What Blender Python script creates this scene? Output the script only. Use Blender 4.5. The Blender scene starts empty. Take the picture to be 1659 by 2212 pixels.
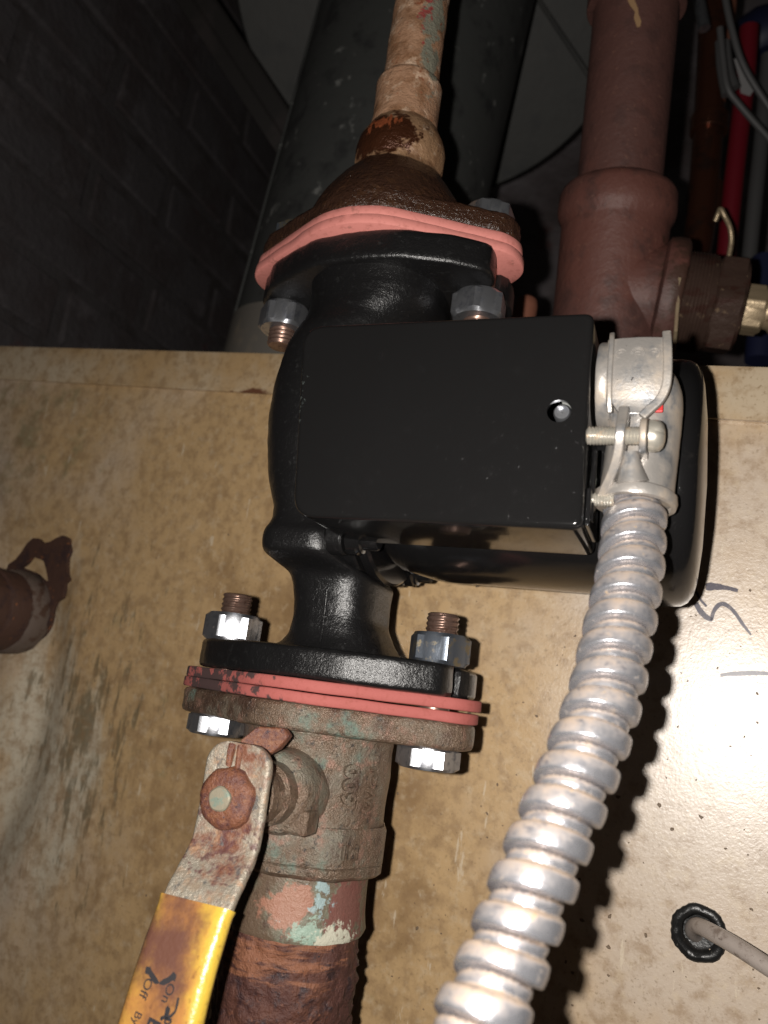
import bpy, bmesh, math, random
import numpy as np
from mathutils import Vector, Matrix, noise as mnoise
random.seed(7)
S = 0.001                                   # everything below is written in millimetres
PI = math.pi
scn = bpy.context.scene
# ------------------------------------------------------------------ camera
FPX, CX, CY = 1703.0, 829.5, 1106.0         # focal length and centre on a 1659 x 2212 picture
def nz(v):
    v = np.array(v, float); return v/np.linalg.norm(v)
_d = nz([4439, -178, 1703])
_m = nz(np.cross([20, 576, -1703.], [-114, -394, -1703.]))
_u = nz(np.cross(_m, _d)); _n = np.cross(_u, _d)
MW = np.array([_d, _n, _u])                 # rows: world axes seen from the camera
CAM = -MW @ np.array([-6.8, 19.8, -271.5])
def ray(px, py): return MW @ np.array([px-CX, CY-py, -FPX])
def PY(px, py, y):
    r = ray(px, py); return CAM + r*(y-CAM[1])/r[1]
def PZ(px, py, z): return CAM + ray(px, py)*z/FPX
cam = bpy.data.cameras.new('camera'); camo = bpy.data.objects.new('camera', cam)
scn.collection.objects.link(camo); scn.camera = camo
R = Matrix([[MW[0][0], MW[0][1], MW[0][2]], [MW[1][0], MW[1][1], MW[1][2]], [MW[2][0], MW[2][1], MW[2][2]]])
camo.matrix_world = Matrix.Translation(Vector(CAM)*S) @ R.to_4x4()
cam.sensor_fit = 'HORIZONTAL'; cam.sensor_width = 4.04; cam.lens = 4.04*FPX/1659
cam.clip_start = 0.005; cam.clip_end = 20
cam.dof.use_dof = True; cam.dof.focus_distance = 0.235; cam.dof.aperture_fstop = 2.4
# ------------------------------------------------------------------ light: the phone's flash, and a dim cellar
W = bpy.data.worlds.new('World'); scn.world = W; W.use_nodes = True
W.node_tree.nodes['Background'].inputs[0].default_value = (1.0, 0.93, 0.85, 1)
W.node_tree.nodes['Background'].inputs[1].default_value = 0.006
fl = bpy.data.lights.new('flash', 'POINT'); fo = bpy.data.objects.new('flash', fl)
scn.collection.objects.link(fo)
fo.location = Vector(CAM + MW @ np.array([-12.5, 2.0, -1.0]))*S
fl.energy = 4.1; fl.shadow_soft_size = 0.0019; fl.color = (1.0, 0.955, 0.90)
scn.view_settings.view_transform = 'Standard'; scn.view_settings.look = 'None'
scn.view_settings.exposure = 0.0; scn.view_settings.gamma = 1.0
# ------------------------------------------------------------------ materials
def mat(name, base, rough=0.5, metal=0.0, layers=(), bumps=(), coat=0.0, spec=None):
    kk = 1.0 if name in ('jacket_paint', 'lid_paint', 'sooty_masonry') else .80
    base = tuple(c*kk for c in base); layers = [dict(l, c=tuple(c*kk for c in l['c'])) for l in layers]
    m = bpy.data.materials.new(name); m.use_nodes = True
    nt = m.node_tree; N = nt.nodes; L = nt.links
    bs = N['Principled BSDF']
    geo = N.new('ShaderNodeNewGeometry')
    pos = N.new('ShaderNodeVectorMath'); pos.operation = 'SCALE'; pos.inputs[3].default_value = 1000
    L.new(geo.outputs['Position'], pos.inputs[0])
    def math_(op, a, b=None, clamp=False):
        n = N.new('ShaderNodeMath'); n.operation = op; n.use_clamp = clamp
        for i, v in enumerate((a, b)):
            if v is None: continue
            if isinstance(v, (int, float)): n.inputs[i].default_value = v
            else: L.new(v, n.inputs[i])
        return n.outputs[0]
    def nois(s, d=4, st=(1, 1, 1), off=0.0, kind='noise', r=.62):
        v = N.new('ShaderNodeVectorMath'); v.operation = 'MULTIPLY_ADD'
        v.inputs[1].default_value = [s*k for k in st]; v.inputs[2].default_value = (off, off*1.7, off*.6)
        L.new(pos.outputs[0], v.inputs[0])
        if kind == 'voro':
            t = N.new('ShaderNodeTexVoronoi'); t.inputs['Scale'].default_value = 1
            L.new(v.outputs[0], t.inputs['Vector']); return t.outputs['Distance']
        t = N.new('ShaderNodeTexNoise'); t.inputs['Scale'].default_value = 1
        t.inputs['Detail'].default_value = d; t.inputs['Roughness'].default_value = r
        L.new(v.outputs[0], t.inputs['Vector']); return t.outputs['Fac']
    def smooth(x, lo, hi):
        n = N.new('ShaderNodeMapRange'); n.interpolation_type = 'SMOOTHSTEP'
        if lo > hi:
            n.inputs['From Min'].default_value = hi; n.inputs['From Max'].default_value = lo
            n.inputs['To Min'].default_value = 1; n.inputs['To Max'].default_value = 0
        else:
            n.inputs['From Min'].default_value = lo; n.inputs['From Max'].default_value = hi
        L.new(x, n.inputs['Value']); return n.outputs[0]
    col = None; rg = None; mt = None
    def mixf(cur, val, new, mask):
        if new is None: return cur
        n = N.new('ShaderNodeMix'); n.data_type = 'FLOAT'
        if cur is None: n.inputs[2].default_value = val
        else: L.new(cur, n.inputs[2])
        n.inputs[3].default_value = new; L.new(mask, n.inputs[0]); return n.outputs[0]
    for ly in layers:
        if ly.get('up'):
            sx = N.new('ShaderNodeSeparateXYZ'); L.new(geo.outputs['Normal'], sx.inputs[0])
            f = math_('ADD', sx.outputs[2], math_('MULTIPLY', math_('SUBTRACT', nois(ly.get('s', .4)), .5), ly.get('amp', .8)))
        else:
            f = nois(ly['s'], ly.get('d', 4)+2, ly.get('st', (1, 1, 1)), ly.get('off', 0), ly.get('kind', 'noise'))
        for (c, rad, amp) in ly.get('at', ()):     # stains with a place of their own
            dn = N.new('ShaderNodeVectorMath'); dn.operation = 'SUBTRACT'; dn.inputs[1].default_value = c
            L.new(pos.outputs[0], dn.inputs[0])
            ms = N.new('ShaderNodeVectorMath'); ms.operation = 'DIVIDE'
            ms.inputs[1].default_value = rad if hasattr(rad, '__len__') else (rad, rad, rad)
            L.new(dn.outputs[0], ms.inputs[0])
            ln = N.new('ShaderNodeVectorMath'); ln.operation = 'LENGTH'; L.new(ms.outputs[0], ln.inputs[0])
            f = math_('ADD', f, math_('MULTIPLY', math_('SUBTRACT', 1.0, math_('MINIMUM', ln.outputs['Value'], 1.6 if amp > 0 else 1.0)), amp))
        mask = smooth(f, ly['lo'], ly['hi'])
        if 'k' in ly: mask = math_('MULTIPLY', mask, ly['k'])
        n = N.new('ShaderNodeMix'); n.data_type = 'RGBA'
        if col is None: n.inputs[6].default_value = (*base, 1)
        else: L.new(col, n.inputs[6])
        n.inputs[7].default_value = (*ly['c'], 1); L.new(mask, n.inputs[0]); col = n.outputs[2]
        rg = mixf(rg, rough, ly.get('r'), mask); mt = mixf(mt, metal, ly.get('m'), mask)
    bs.inputs['Base Color'].default_value = (*base, 1)
    bs.inputs['Roughness'].default_value = rough; bs.inputs['Metallic'].default_value = metal
    bs.inputs['Coat Weight'].default_value = coat
    if coat: bs.inputs['Coat Roughness'].default_value = .06
    if spec is not None: bs.inputs['Specular IOR Level'].default_value = spec
    if col is not None: L.new(col, bs.inputs['Base Color'])
    if rg is not None: L.new(rg, bs.inputs['Roughness'])
    if mt is not None: L.new(mt, bs.inputs['Metallic'])
    last = None
    for b in bumps:                                # (scale per mm, height in mm, detail[, stretch[, lo, hi]])
        s, h, dt = b[:3]; st = b[3] if len(b) > 3 and b[3] else (1, 1, 1)
        x = nois(s, dt, st, 3.1)
        if len(b) > 4: x = smooth(x, b[4], b[5])
        n = N.new('ShaderNodeBump'); n.inputs['Strength'].default_value = 1; n.inputs['Distance'].default_value = h*S
        L.new(x, n.inputs['Height'])
        if last: L.new(last, n.inputs['Normal'])
        last = n.outputs[0]
    if last: L.new(last, bs.inputs['Normal'])
    return m

# panel frame
def panel_frame():
    nn = nz([810, -454, -1703]); a = np.cross([-830, 356, -1703.], [829, 309, -1703.]); dp = nz(np.cross(a, nn))
    if dp[0] < 0: dp = -dp
    up = nz(np.cross(dp, nn)); return MW @ dp, MW @ nn, MW @ up
PD, PN, PU = panel_frame(); PO = PY(800, 1500, 74)
def PP(px, py, off=0.0):                     # where a line of sight meets the jacket, 'off' mm in front of it
    r = ray(px, py); o = PO - PN*off
    return CAM + r*(np.dot(o-CAM, PN)/np.dot(r, PN))
def P2(px, py):
    q = PP(px, py) - PO; return float(np.dot(q, PD)), float(np.dot(q, PU))
def PW(s, t, off=0.0): return PO + PD*s + PU*t - PN*off
def T(p): return tuple(float(x) for x in p)

M = {}
M['jacket'] = mat('jacket_paint', (.53, .43, .335), .34, 0, spec=.95, layers=[
    dict(s=.014, d=7, lo=.22, hi=.62, c=(.50, .335, .17), at=[(T(PP(640, 1350)), (160, 150, 220), .36), (T(PP(1560, 1800)), (120, 200, 150), -.35)]),
    dict(s=.03, d=6, lo=.46, hi=.66, c=(.56, .49, .375), st=(1.5, 1, .6), k=.95, at=[(T(PP(50, 1640)), (70, 80, 110), .4), (T(PP(150, 900)), (90, 80, 40), .16)]),
    dict(s=.04, d=9, lo=.40, hi=.70, c=(.23, .135, .06), k=.85, at=[(T(PP(470, 1850)), (80, 90, 100), .20), (T(PP(640, 1300)), (70, 60, 120), .15), (T(PP(880, 1800)), (50, 50, 70), .12), (T(PP(1500, 1600)), 130, -.26)]),
    dict(s=.06, d=8, st=(1.8, 1, .6), lo=.54, hi=.72, c=(.26, .155, .075), k=.45, at=[(T(PP(560, 1700)), (110, 110, 160), .10), (T(PP(1500, 1600)), 130, -.2)]),
    dict(s=.06, d=7, lo=.52, hi=.70, c=(.22, .19, .10), k=.7, at=[(T(PP(60, 950)), 60, .12), (T(PP(330, 1500)), 50, .08)]),
    dict(s=.10, d=7, st=(2.2, 1, .5), lo=.55, hi=.66, c=(.13, .105, .06), k=.75, at=[(T(PP(180, 1560)), (40, 40, 90), .18), (T(PP(60, 1450)), 20, .06)]),
    dict(s=.17, d=9, lo=.42, hi=.66, c=(.28, .175, .09), k=.6, at=[(T(PP(1550, 1600)), (90, 200, 130), -.10)]),
    dict(s=.24, d=9, lo=.50, hi=.72, c=(.60, .48, .33), k=.4, off=6),
    dict(s=.7, d=6, lo=.54, hi=.72, c=(.20, .125, .06), k=.5),
    dict(s=.8, d=2, lo=.70, hi=.735, c=(.045, .03, .02), off=9, k=.85),
    dict(s=.10, d=3, st=(2.6, 1, .5), lo=.655, hi=.70, c=(.66, .56, .42), k=.55, off=2),
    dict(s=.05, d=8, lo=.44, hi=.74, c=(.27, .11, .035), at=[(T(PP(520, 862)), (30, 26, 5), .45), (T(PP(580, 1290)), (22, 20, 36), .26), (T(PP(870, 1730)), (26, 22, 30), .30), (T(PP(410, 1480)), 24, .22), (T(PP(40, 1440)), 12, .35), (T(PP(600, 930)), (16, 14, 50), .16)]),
], bumps=[(.9, .085, 4), (.25, .06, 3)])
M['lid'] = mat('lid_paint', (.50, .40, .28), .4, 0, layers=[
    dict(s=.03, d=7, lo=.36, hi=.70, c=(.44, .29, .145), at=[(T(PP(420, 800)), 110, .12)]),
    dict(s=.17, d=8, lo=.46, hi=.66, c=(.27, .17, .085), k=.6),
    dict(s=.7, d=5, lo=.56, hi=.70, c=(.20, .125, .06), k=.6),
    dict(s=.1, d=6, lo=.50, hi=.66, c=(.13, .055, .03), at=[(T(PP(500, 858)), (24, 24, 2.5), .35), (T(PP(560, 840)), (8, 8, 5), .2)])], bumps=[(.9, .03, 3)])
M['steel_edge'] = mat('steel_edge', (.2, .14, .09), .6, 0)
M['cast'] = mat('black_cast_paint', (.0085, .0082, .0085), .29, 0, layers=[
    dict(s=.5, d=4, lo=.55, hi=.75, c=(.018, .018, .018), r=.42),
    dict(s=.12, d=6, lo=.56, hi=.78, c=(.075, .07, .08), r=.6, k=.85, at=[((4, -18, -61), (8, 12, 7), .42), ((-12, -32, -37), (16, 12, 5), .30), ((-30, -25, 0), (6, 20, 40), .2), ((18, -28, 62), (30, 12, 7), .2)]),
    dict(s=.9, d=2, lo=.72, hi=.75, c=(.12, .11, .11))],
    bumps=[(.6, .22, 5), (2.0, .12, 3)])
M['gloss'] = mat('black_gloss_paint', (.0085, .0082, .0085), .17, 0, layers=[
    dict(s=.08, d=5, lo=.60, hi=.8, c=(.03, .028, .025), r=.22, k=.8)],
    bumps=[(.05, .05, 2), (1.6, .02, 1, None, .66, .72)])
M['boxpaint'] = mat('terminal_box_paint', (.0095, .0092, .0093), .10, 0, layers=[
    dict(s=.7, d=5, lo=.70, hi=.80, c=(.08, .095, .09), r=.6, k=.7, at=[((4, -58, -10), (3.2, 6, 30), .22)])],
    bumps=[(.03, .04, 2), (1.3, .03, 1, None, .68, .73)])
M['gasket'] = mat('pink_rubber', (.66, .235, .20), .75, 0, layers=[
    dict(s=.3, d=8, lo=.60, hi=.70, c=(.34, .13, .10), k=.7),
    dict(s=.5, d=5, lo=.70, hi=.76, c=(.08, .05, .045)),
    dict(s=.5, d=4, lo=.5, hi=.75, c=(.50, .165, .135))], bumps=[(1.2, .06, 4)])
M['gasket_dirty'] = mat('red_rubber', (.42, .11, .095), .8, 0, layers=[
    dict(s=.6, d=4, lo=.5, hi=.75, c=(.36, .09, .072)),
    dict(s=.22, d=8, lo=.55, hi=.63, c=(.075, .04, .038), at=[((-36, -16, -81), (40, 34, 20), .20), ((20, -20, -81), (34, 30, 20), -.3)])],
    bumps=[(1.2, .1, 4)])
M['rustfl'] = mat('wet_rusty_flange', (.045, .021, .013), .20, 0, layers=[
    dict(s=.3, d=5, lo=.5, hi=.66, c=(.062, .028, .014), r=.32),
    dict(s=.18, d=5, lo=.60, hi=.78, c=(.12, .06, .028), r=.6, k=.7)],
    bumps=[(.55, .9, 4), (1.6, .3, 2)])
M['bronze'] = mat('weathered_bronze', (.185, .125, .085), .30, .3, layers=[
    dict(s=.07, d=8, lo=.44, hi=.64, c=(.215, .20, .155), r=.4, m=.1, k=.8, at=[((6, -22, -98), (18, 20, 16), .08)]),
    dict(s=.09, d=8, lo=.42, hi=.62, c=(.095, .055, .038), off=5, at=[((-32, -12, -88), (22, 30, 10), .12), ((18, -14, -105), (8, 20, 16), .06)]),
    dict(s=.2, d=8, lo=.52, hi=.68, c=(.34, .19, .14), off=12, k=.75),
    dict(s=.11, d=8, lo=.48, hi=.64, c=(.13, .225, .185), off=20, r=.6, m=0, k=.75, at=[((12, -28, -90), (16, 14, 9), .1), ((6, -24, -128), (14, 14, 7), .1)]),
    dict(s=.6, d=5, lo=.56, hi=.70, c=(.045, .042, .04), k=.85),
    dict(s=.9, d=3, lo=.62, hi=.74, c=(.55, .48, .42), off=3, m=.8, r=.25, k=.55)],
    bumps=[(.7, .6, 5), (1.9, .42, 3)])
M['nipple'] = mat('painted_bronze_end', (.15, .10, .065), .45, .1, layers=[
    dict(s=.10, d=8, st=(1, 1, .5), lo=.42, hi=.66, c=(.20, .22, .16), m=0, k=.9),
    dict(s=.3, d=7, lo=.54, hi=.70, c=(.09, .05, .035), off=3, k=.8),
    dict(s=.12, d=9, lo=.53, hi=.60, c=(.42, .19, .125), off=4, m=0, k=.8, at=[((5, -22, -140), (8, 9, 8), .26)]),
    dict(s=.16, d=9, lo=.52, hi=.59, c=(.20, .075, .062), off=11, m=0, k=.9, at=[((18, -10, -140), (7, 14, 10), .34)]),
    dict(s=.3, d=9, lo=.56, hi=.63, c=(.34, .46, .47), off=8, m=0, k=.85, at=[((12.5, -18, -139), (3.5, 9, 9), .22)]),
    dict(s=.3, d=9, lo=.55, hi=.64, c=(.34, .47, .38), off=18, m=0, k=.85, at=[((11, -18, -146), (7, 9, 5), .26)]),
    dict(s=.4, d=9, lo=.56, hi=.66, c=(.60, .58, .46), off=2, m=0, r=.8, at=[((17, -14, -147.5), (8, 12, 4.5), .34)])],
    bumps=[(.8, .35, 5), (2.0, .15, 3)])
M['rustpipe'] = mat('rusted_iron', (.085, .030, .022), .62, 0, layers=[
    dict(s=.10, d=8, st=(1, 1, .5), lo=.42, hi=.66, c=(.125, .046, .028)),
    dict(s=.2, d=7, lo=.50, hi=.68, c=(.040, .020, .022), off=5, r=.42),
    dict(s=.3, d=6, lo=.58, hi=.72, c=(.27, .10, .045), off=9, k=.8),
    dict(s=.12, d=6, st=(.6, .6, 4), lo=.52, hi=.64, c=(.30, .12, .06), off=2, k=.8, at=[((-2, -18, -154), (30, 30, 7), .2)]),
    dict(s=.9, d=3, lo=.62, hi=.72, c=(.03, .022, .026), off=3)],
    bumps=[(.35, 1.0, 5), (1.2, .45, 4)])
M['zinc'] = mat('zinc_plated_steel', (.50, .51, .54), .30, .9, layers=[
    dict(s=.35, d=5, lo=.48, hi=.68, c=(.26, .27, .31), r=.42),
    dict(s=.6, d=4, lo=.66, hi=.76, c=(.30, .20, .12), r=.6, m=.4)], bumps=[(2.0, .03, 3)])
M['zincdark'] = mat('blued_zinc_steel', (.24, .27, .32), .30, .85, layers=[
    dict(s=.3, d=5, lo=.5, hi=.65, c=(.36, .30, .20), r=.45),
    dict(s=.7, d=4, lo=.64, hi=.72, c=(.05, .05, .055), r=.5)], bumps=[(2.0, .03, 3)])
M['thread'] = mat('dull_bolt_thread', (.30, .19, .15), .34, .75, layers=[
    dict(s=.6, d=4, lo=.5, hi=.7, c=(.13, .07, .05), r=.55)])
M['copper'] = mat('crusted_copper', (.46, .26, .155), .6, 0, layers=[
    dict(s=.10, d=8, lo=.44, hi=.62, c=(.30, .15, .075)),
    dict(s=.16, d=8, lo=.52, hi=.66, c=(.72, .52, .37), off=4, r=.45, k=.85),
    dict(s=.12, d=5, lo=.50, hi=.58, c=(.25, .24, .18), off=7, at=[((9, -8, 178), (6, 8, 36), .35), ((-6, -8, 160), 12, -.3)]),
    dict(s=.25, d=4, lo=.58, hi=.66, c=(.36, .07, .06), off=8, at=[((5, -10, 175), (4, 5, 12), .2)]),
    dict(s=.3, d=5, lo=.62, hi=.68, c=(.30, .10, .045), off=15),
    dict(s=.7, d=3, lo=.66, hi=.72, c=(.06, .045, .05), off=2)],
    bumps=[(.35, .8, 5), (1.3, .3, 3)])
M['adapter'] = mat('wet_copper_adapter', (.34, .20, .11), .4, .1, layers=[
    dict(s=.15, d=8, lo=.46, hi=.66, c=(.20, .10, .05), k=.8),
    dict(s=.3, d=8, lo=.56, hi=.68, c=(.60, .44, .31), off=3, k=.7),
    dict(s=.2, d=5, lo=.46, hi=.56, c=(.085, .03, .014), r=.22, m=.5, at=[((-4, -14, 117), (13, 22, 9), .45)]),
    dict(s=.35, d=5, st=(1.5, 1.5, .5), lo=.55, hi=.65, c=(.55, .15, .06), off=6, m=.5, r=.25, at=[((-3, -17, 121), (8, 10, 4), .35), ((0, -10, 105), 12, -.6)])],
    bumps=[(.4, .7, 5), (1.4, .2, 3)])
M['tee'] = mat('red_brown_rust', (.125, .056, .046), .55, 0, layers=[
    dict(s=.03, d=7, lo=.40, hi=.64, c=(.165, .063, .048), at=[((70, 100, 142), (60, 60, 34), .22), ((70, 110, 215), (60, 60, 30), -.1)]),
    dict(s=.08, d=8, lo=.50, hi=.70, c=(.085, .042, .036), off=3, k=.8),
    dict(s=.4, d=6, lo=.58, hi=.72, c=(.27, .13, .09), k=.5),
    dict(s=.7, d=4, lo=.62, hi=.74, c=(.05, .025, .02), off=3, k=.7),
    dict(s=.12, d=7, lo=.54, hi=.68, c=(.08, .038, .026), off=8, at=[((100, 110, 122), (14, 30, 40), .24)])],
    bumps=[(.4, .3, 5), (.08, .7, 4)])
M['plug'] = mat('dirty_bushing', (.085, .05, .038), .42, .3, layers=[
    dict(s=.15, d=5, st=(.4, 1, 1), lo=.5, hi=.62, c=(.07, .03, .022)),
    dict(s=.25, d=5, lo=.60, hi=.70, c=(.24, .16, .10))], bumps=[(.5, .25, 4)])
M['brass'] = mat('worn_brass', (.56, .43, .27), .36, .5, layers=[
    dict(s=.2, d=5, lo=.5, hi=.65, c=(.34, .24, .15), r=.5, m=.2),
    dict(s=.4, d=4, lo=.62, hi=.72, c=(.12, .06, .03))], bumps=[(.8, .1, 3)])
M['handle'] = mat('rusty_zinc_lever', (.40, .355, .285), .42, .4, layers=[
    dict(s=.35, d=7, lo=.45, hi=.66, c=(.30, .22, .15), r=.55, m=.1, k=.8),
    dict(s=.13, d=9, lo=.38, hi=.58, c=(.19, .075, .042), r=.55, m=0, at=[((2, -53, -119), (13, 12, 8), .16), ((6, -53, -99), (6, 9, 5), .12), ((-2, -60, -129), 9, -.05)]),
    dict(s=.3, d=6, lo=.54, hi=.68, c=(.40, .22, .12), off=5, r=.6, m=0, k=.7),
    dict(s=.45, d=6, lo=.52, hi=.66, c=(.10, .035, .035), off=9, m=0, k=.85, at=[((2, -53, -121), 11, .1)]),
    dict(s=.3, d=6, lo=.58, hi=.68, c=(.11, .11, .11), off=14, k=.8)],
    bumps=[(.5, .4, 5), (1.6, .3, 3)])
M['rustnut'] = mat('rusted_nut', (.20, .075, .038), .5, 0, layers=[
    dict(s=.35, d=7, lo=.42, hi=.64, c=(.12, .045, .035)),
    dict(s=.8, d=5, lo=.54, hi=.68, c=(.28, .125, .06), off=6, k=.7),
    dict(s=.9, d=4, lo=.58, hi=.70, c=(.05, .028, .035), off=11)], bumps=[(.9, .55, 5), (2.2, .2, 3)])
M['stem'] = mat('stem_end', (.34, .30, .22), .5, .3, layers=[dict(s=.4, d=3, lo=.5, hi=.6, c=(.25, .30, .24))], bumps=[(1, .1, 3)])
M['yellow'] = mat('stained_yellow_vinyl', (.66, .44, .06), .32, 0, layers=[
    dict(s=.07, d=9, lo=.30, hi=.66, c=(.44, .20, .06), at=[((-3, -66, -160), (11, 30, 50), .22), ((10.5, -66, -155), (4, 30, 60), -.3)]),
    dict(s=.09, d=9, lo=.36, hi=.76, c=(.14, .060, .04), off=4, r=.45, at=[((-2.5, -65, -143), (11, 14, 13), .46), ((10, -66, -150), (4, 30, 60), -.3)]),
    dict(s=.5, d=6, lo=.55, hi=.72, c=(.12, .05, .03), k=.6)],
    bumps=[(.25, .3, 3), (1.5, .06, 3)])
M['ink'] = mat('black_ink', (.03, .027, .03), .5)
M['marker'] = mat('faded_marker', (.04, .028, .055), .35, 0, layers=[dict(s=.9, d=4, lo=.5, hi=.72, c=(.20, .155, .15))])
M['diecast'] = mat('zinc_die_cast', (.47, .44, .41), .36, .6, layers=[
    dict(s=.08, d=7, lo=.40, hi=.68, c=(.44, .36, .28), r=.5, m=.2),
    dict(s=.16, d=7, lo=.50, hi=.72, c=(.40, .42, .45), off=6, m=.8, r=.3),
    dict(s=.6, d=2, lo=.71, hi=.73, c=(.06, .05, .045), off=3)], bumps=[(1.2, .08, 4)])
M['conduit'] = mat('galvanised_conduit', (.60, .60, .64), .27, .8, layers=[
    dict(up=True, s=.25, amp=.9, lo=.05, hi=.85, c=(.56, .43, .33), r=.5, m=.25),
    dict(s=.45, d=6, st=(1, 1, 2), lo=.50, hi=.74, c=(.24, .25, .30), r=.4, m=.7, k=.7),
    dict(s=.5, d=6, lo=.60, hi=.72, c=(.44, .32, .20), off=7, m=.1, r=.6)], bumps=[(1.5, .07, 4)])
M['greyduct'] = mat('mottled_zinc_duct', (.085, .087, .083), .5, .15, layers=[
    dict(s=.05, d=6, lo=.5, hi=.68, c=(.05, .05, .05)),
    dict(s=.07, d=5, lo=.62, hi=.70, c=(.36, .36, .34), off=5, k=.8)], bumps=[(.1, .4, 4)])
M['greycover'] = mat('dull_grey_sheet', (.10, .098, .092), .6, .1, layers=[
    dict(s=.03, d=6, lo=.5, hi=.7, c=(.08, .08, .078))], bumps=[(.05, .6, 4)])
M['palecollar'] = mat('pale_collar', (.20, .18, .155), .6, 0, layers=[dict(s=.05, d=4, lo=.5, hi=.7, c=(.30, .25, .19))])
M['wall'] = mat('sooty_masonry', (.33, .29, .30), .8, 0, layers=[
    dict(s=.006, d=3, st=(1, 1, 1.5), lo=.36, hi=.66, c=(.15, .12, .118)),
    dict(s=.014, d=5, lo=.60, hi=.70, c=(.24, .06, .045), off=4, k=.5),
    dict(s=.010, d=2, lo=.50, hi=.72, c=(.42, .385, .405), off=9, k=.6)], bumps=[(.02, 10, 5)])
M['floor'] = mat('cellar_concrete', (.14, .12, .10), .85, 0, layers=[dict(s=.01, lo=.5, hi=.7, c=(.08, .07, .06))])
M['dark'] = mat('dark_beam', (.03, .026, .024), .6, 0, layers=[dict(s=.03, d=4, st=(1, 1, 1), lo=.5, hi=.7, c=(.05, .04, .038))])
M['coppertube'] = mat('dark_copper_tube', (.16, .06, .035), .22, .7, layers=[dict(s=.05, d=5, lo=.5, hi=.65, c=(.07, .035, .025), r=.45)])
M['redtube'] = mat('red_plastic_tube', (.20, .008, .018), .45, 0)
M['cablegrey'] = mat('grey_cable', (.10, .097, .097), .5, 0)
M['tag'] = mat('pale_tag', (.22, .21, .21), .6, 0)
M['bluebody'] = mat('blue_body', (.016, .02, .06), .5, 0, layers=[dict(s=.05, d=3, lo=.5, hi=.65, c=(.02, .02, .05))])
M['screw'] = mat('plated_screw', (.62, .58, .50), .33, .65, layers=[dict(s=.6, d=4, lo=.52, hi=.7, c=(.45, .33, .22), r=.5, m=.3)], bumps=[(1.2, .05, 3)])
M['rubber'] = mat('black_rubber', (.014, .014, .014), .35, 0, layers=[dict(s=.6, d=4, lo=.64, hi=.72, c=(.10, .10, .09))], bumps=[(.7, .18, 3)])
M['cable'] = mat('grimy_white_cable', (.42, .36, .32), .42, 0, layers=[dict(s=.2, d=5, lo=.5, hi=.66, c=(.24, .19, .16)), dict(s=.8, d=3, lo=.64, hi=.7, c=(.08, .06, .05))], bumps=[(.8, .08, 3)])
M['scale'] = mat('dark_rust_scale', (.075, .034, .022), .7, 0, layers=[dict(s=.12, d=5, lo=.5, hi=.65, c=(.045, .022, .02)), dict(s=.2, d=4, lo=.62, hi=.7, c=(.30, .10, .03))], bumps=[(.4, .4, 4)])
M['putty'] = mat('grey_putty', (.15, .11, .09), .6, 0, layers=[dict(s=.15, d=5, lo=.5, hi=.62, c=(.085, .045, .03))], bumps=[(.3, .4, 4)])
M['terracotta'] = mat('orange_primer', (.30, .115, .07), .6, 0, bumps=[(.3, .2, 3)])
M['red'] = mat('red_plastic', (.62, .03, .03), .4, 0)
M['foil'] = mat('peeled_paint', (.40, .24, .12), .6, 0)
M['inside'] = mat('boiler_insulation', (.05, .045, .04), .9, 0)
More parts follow.
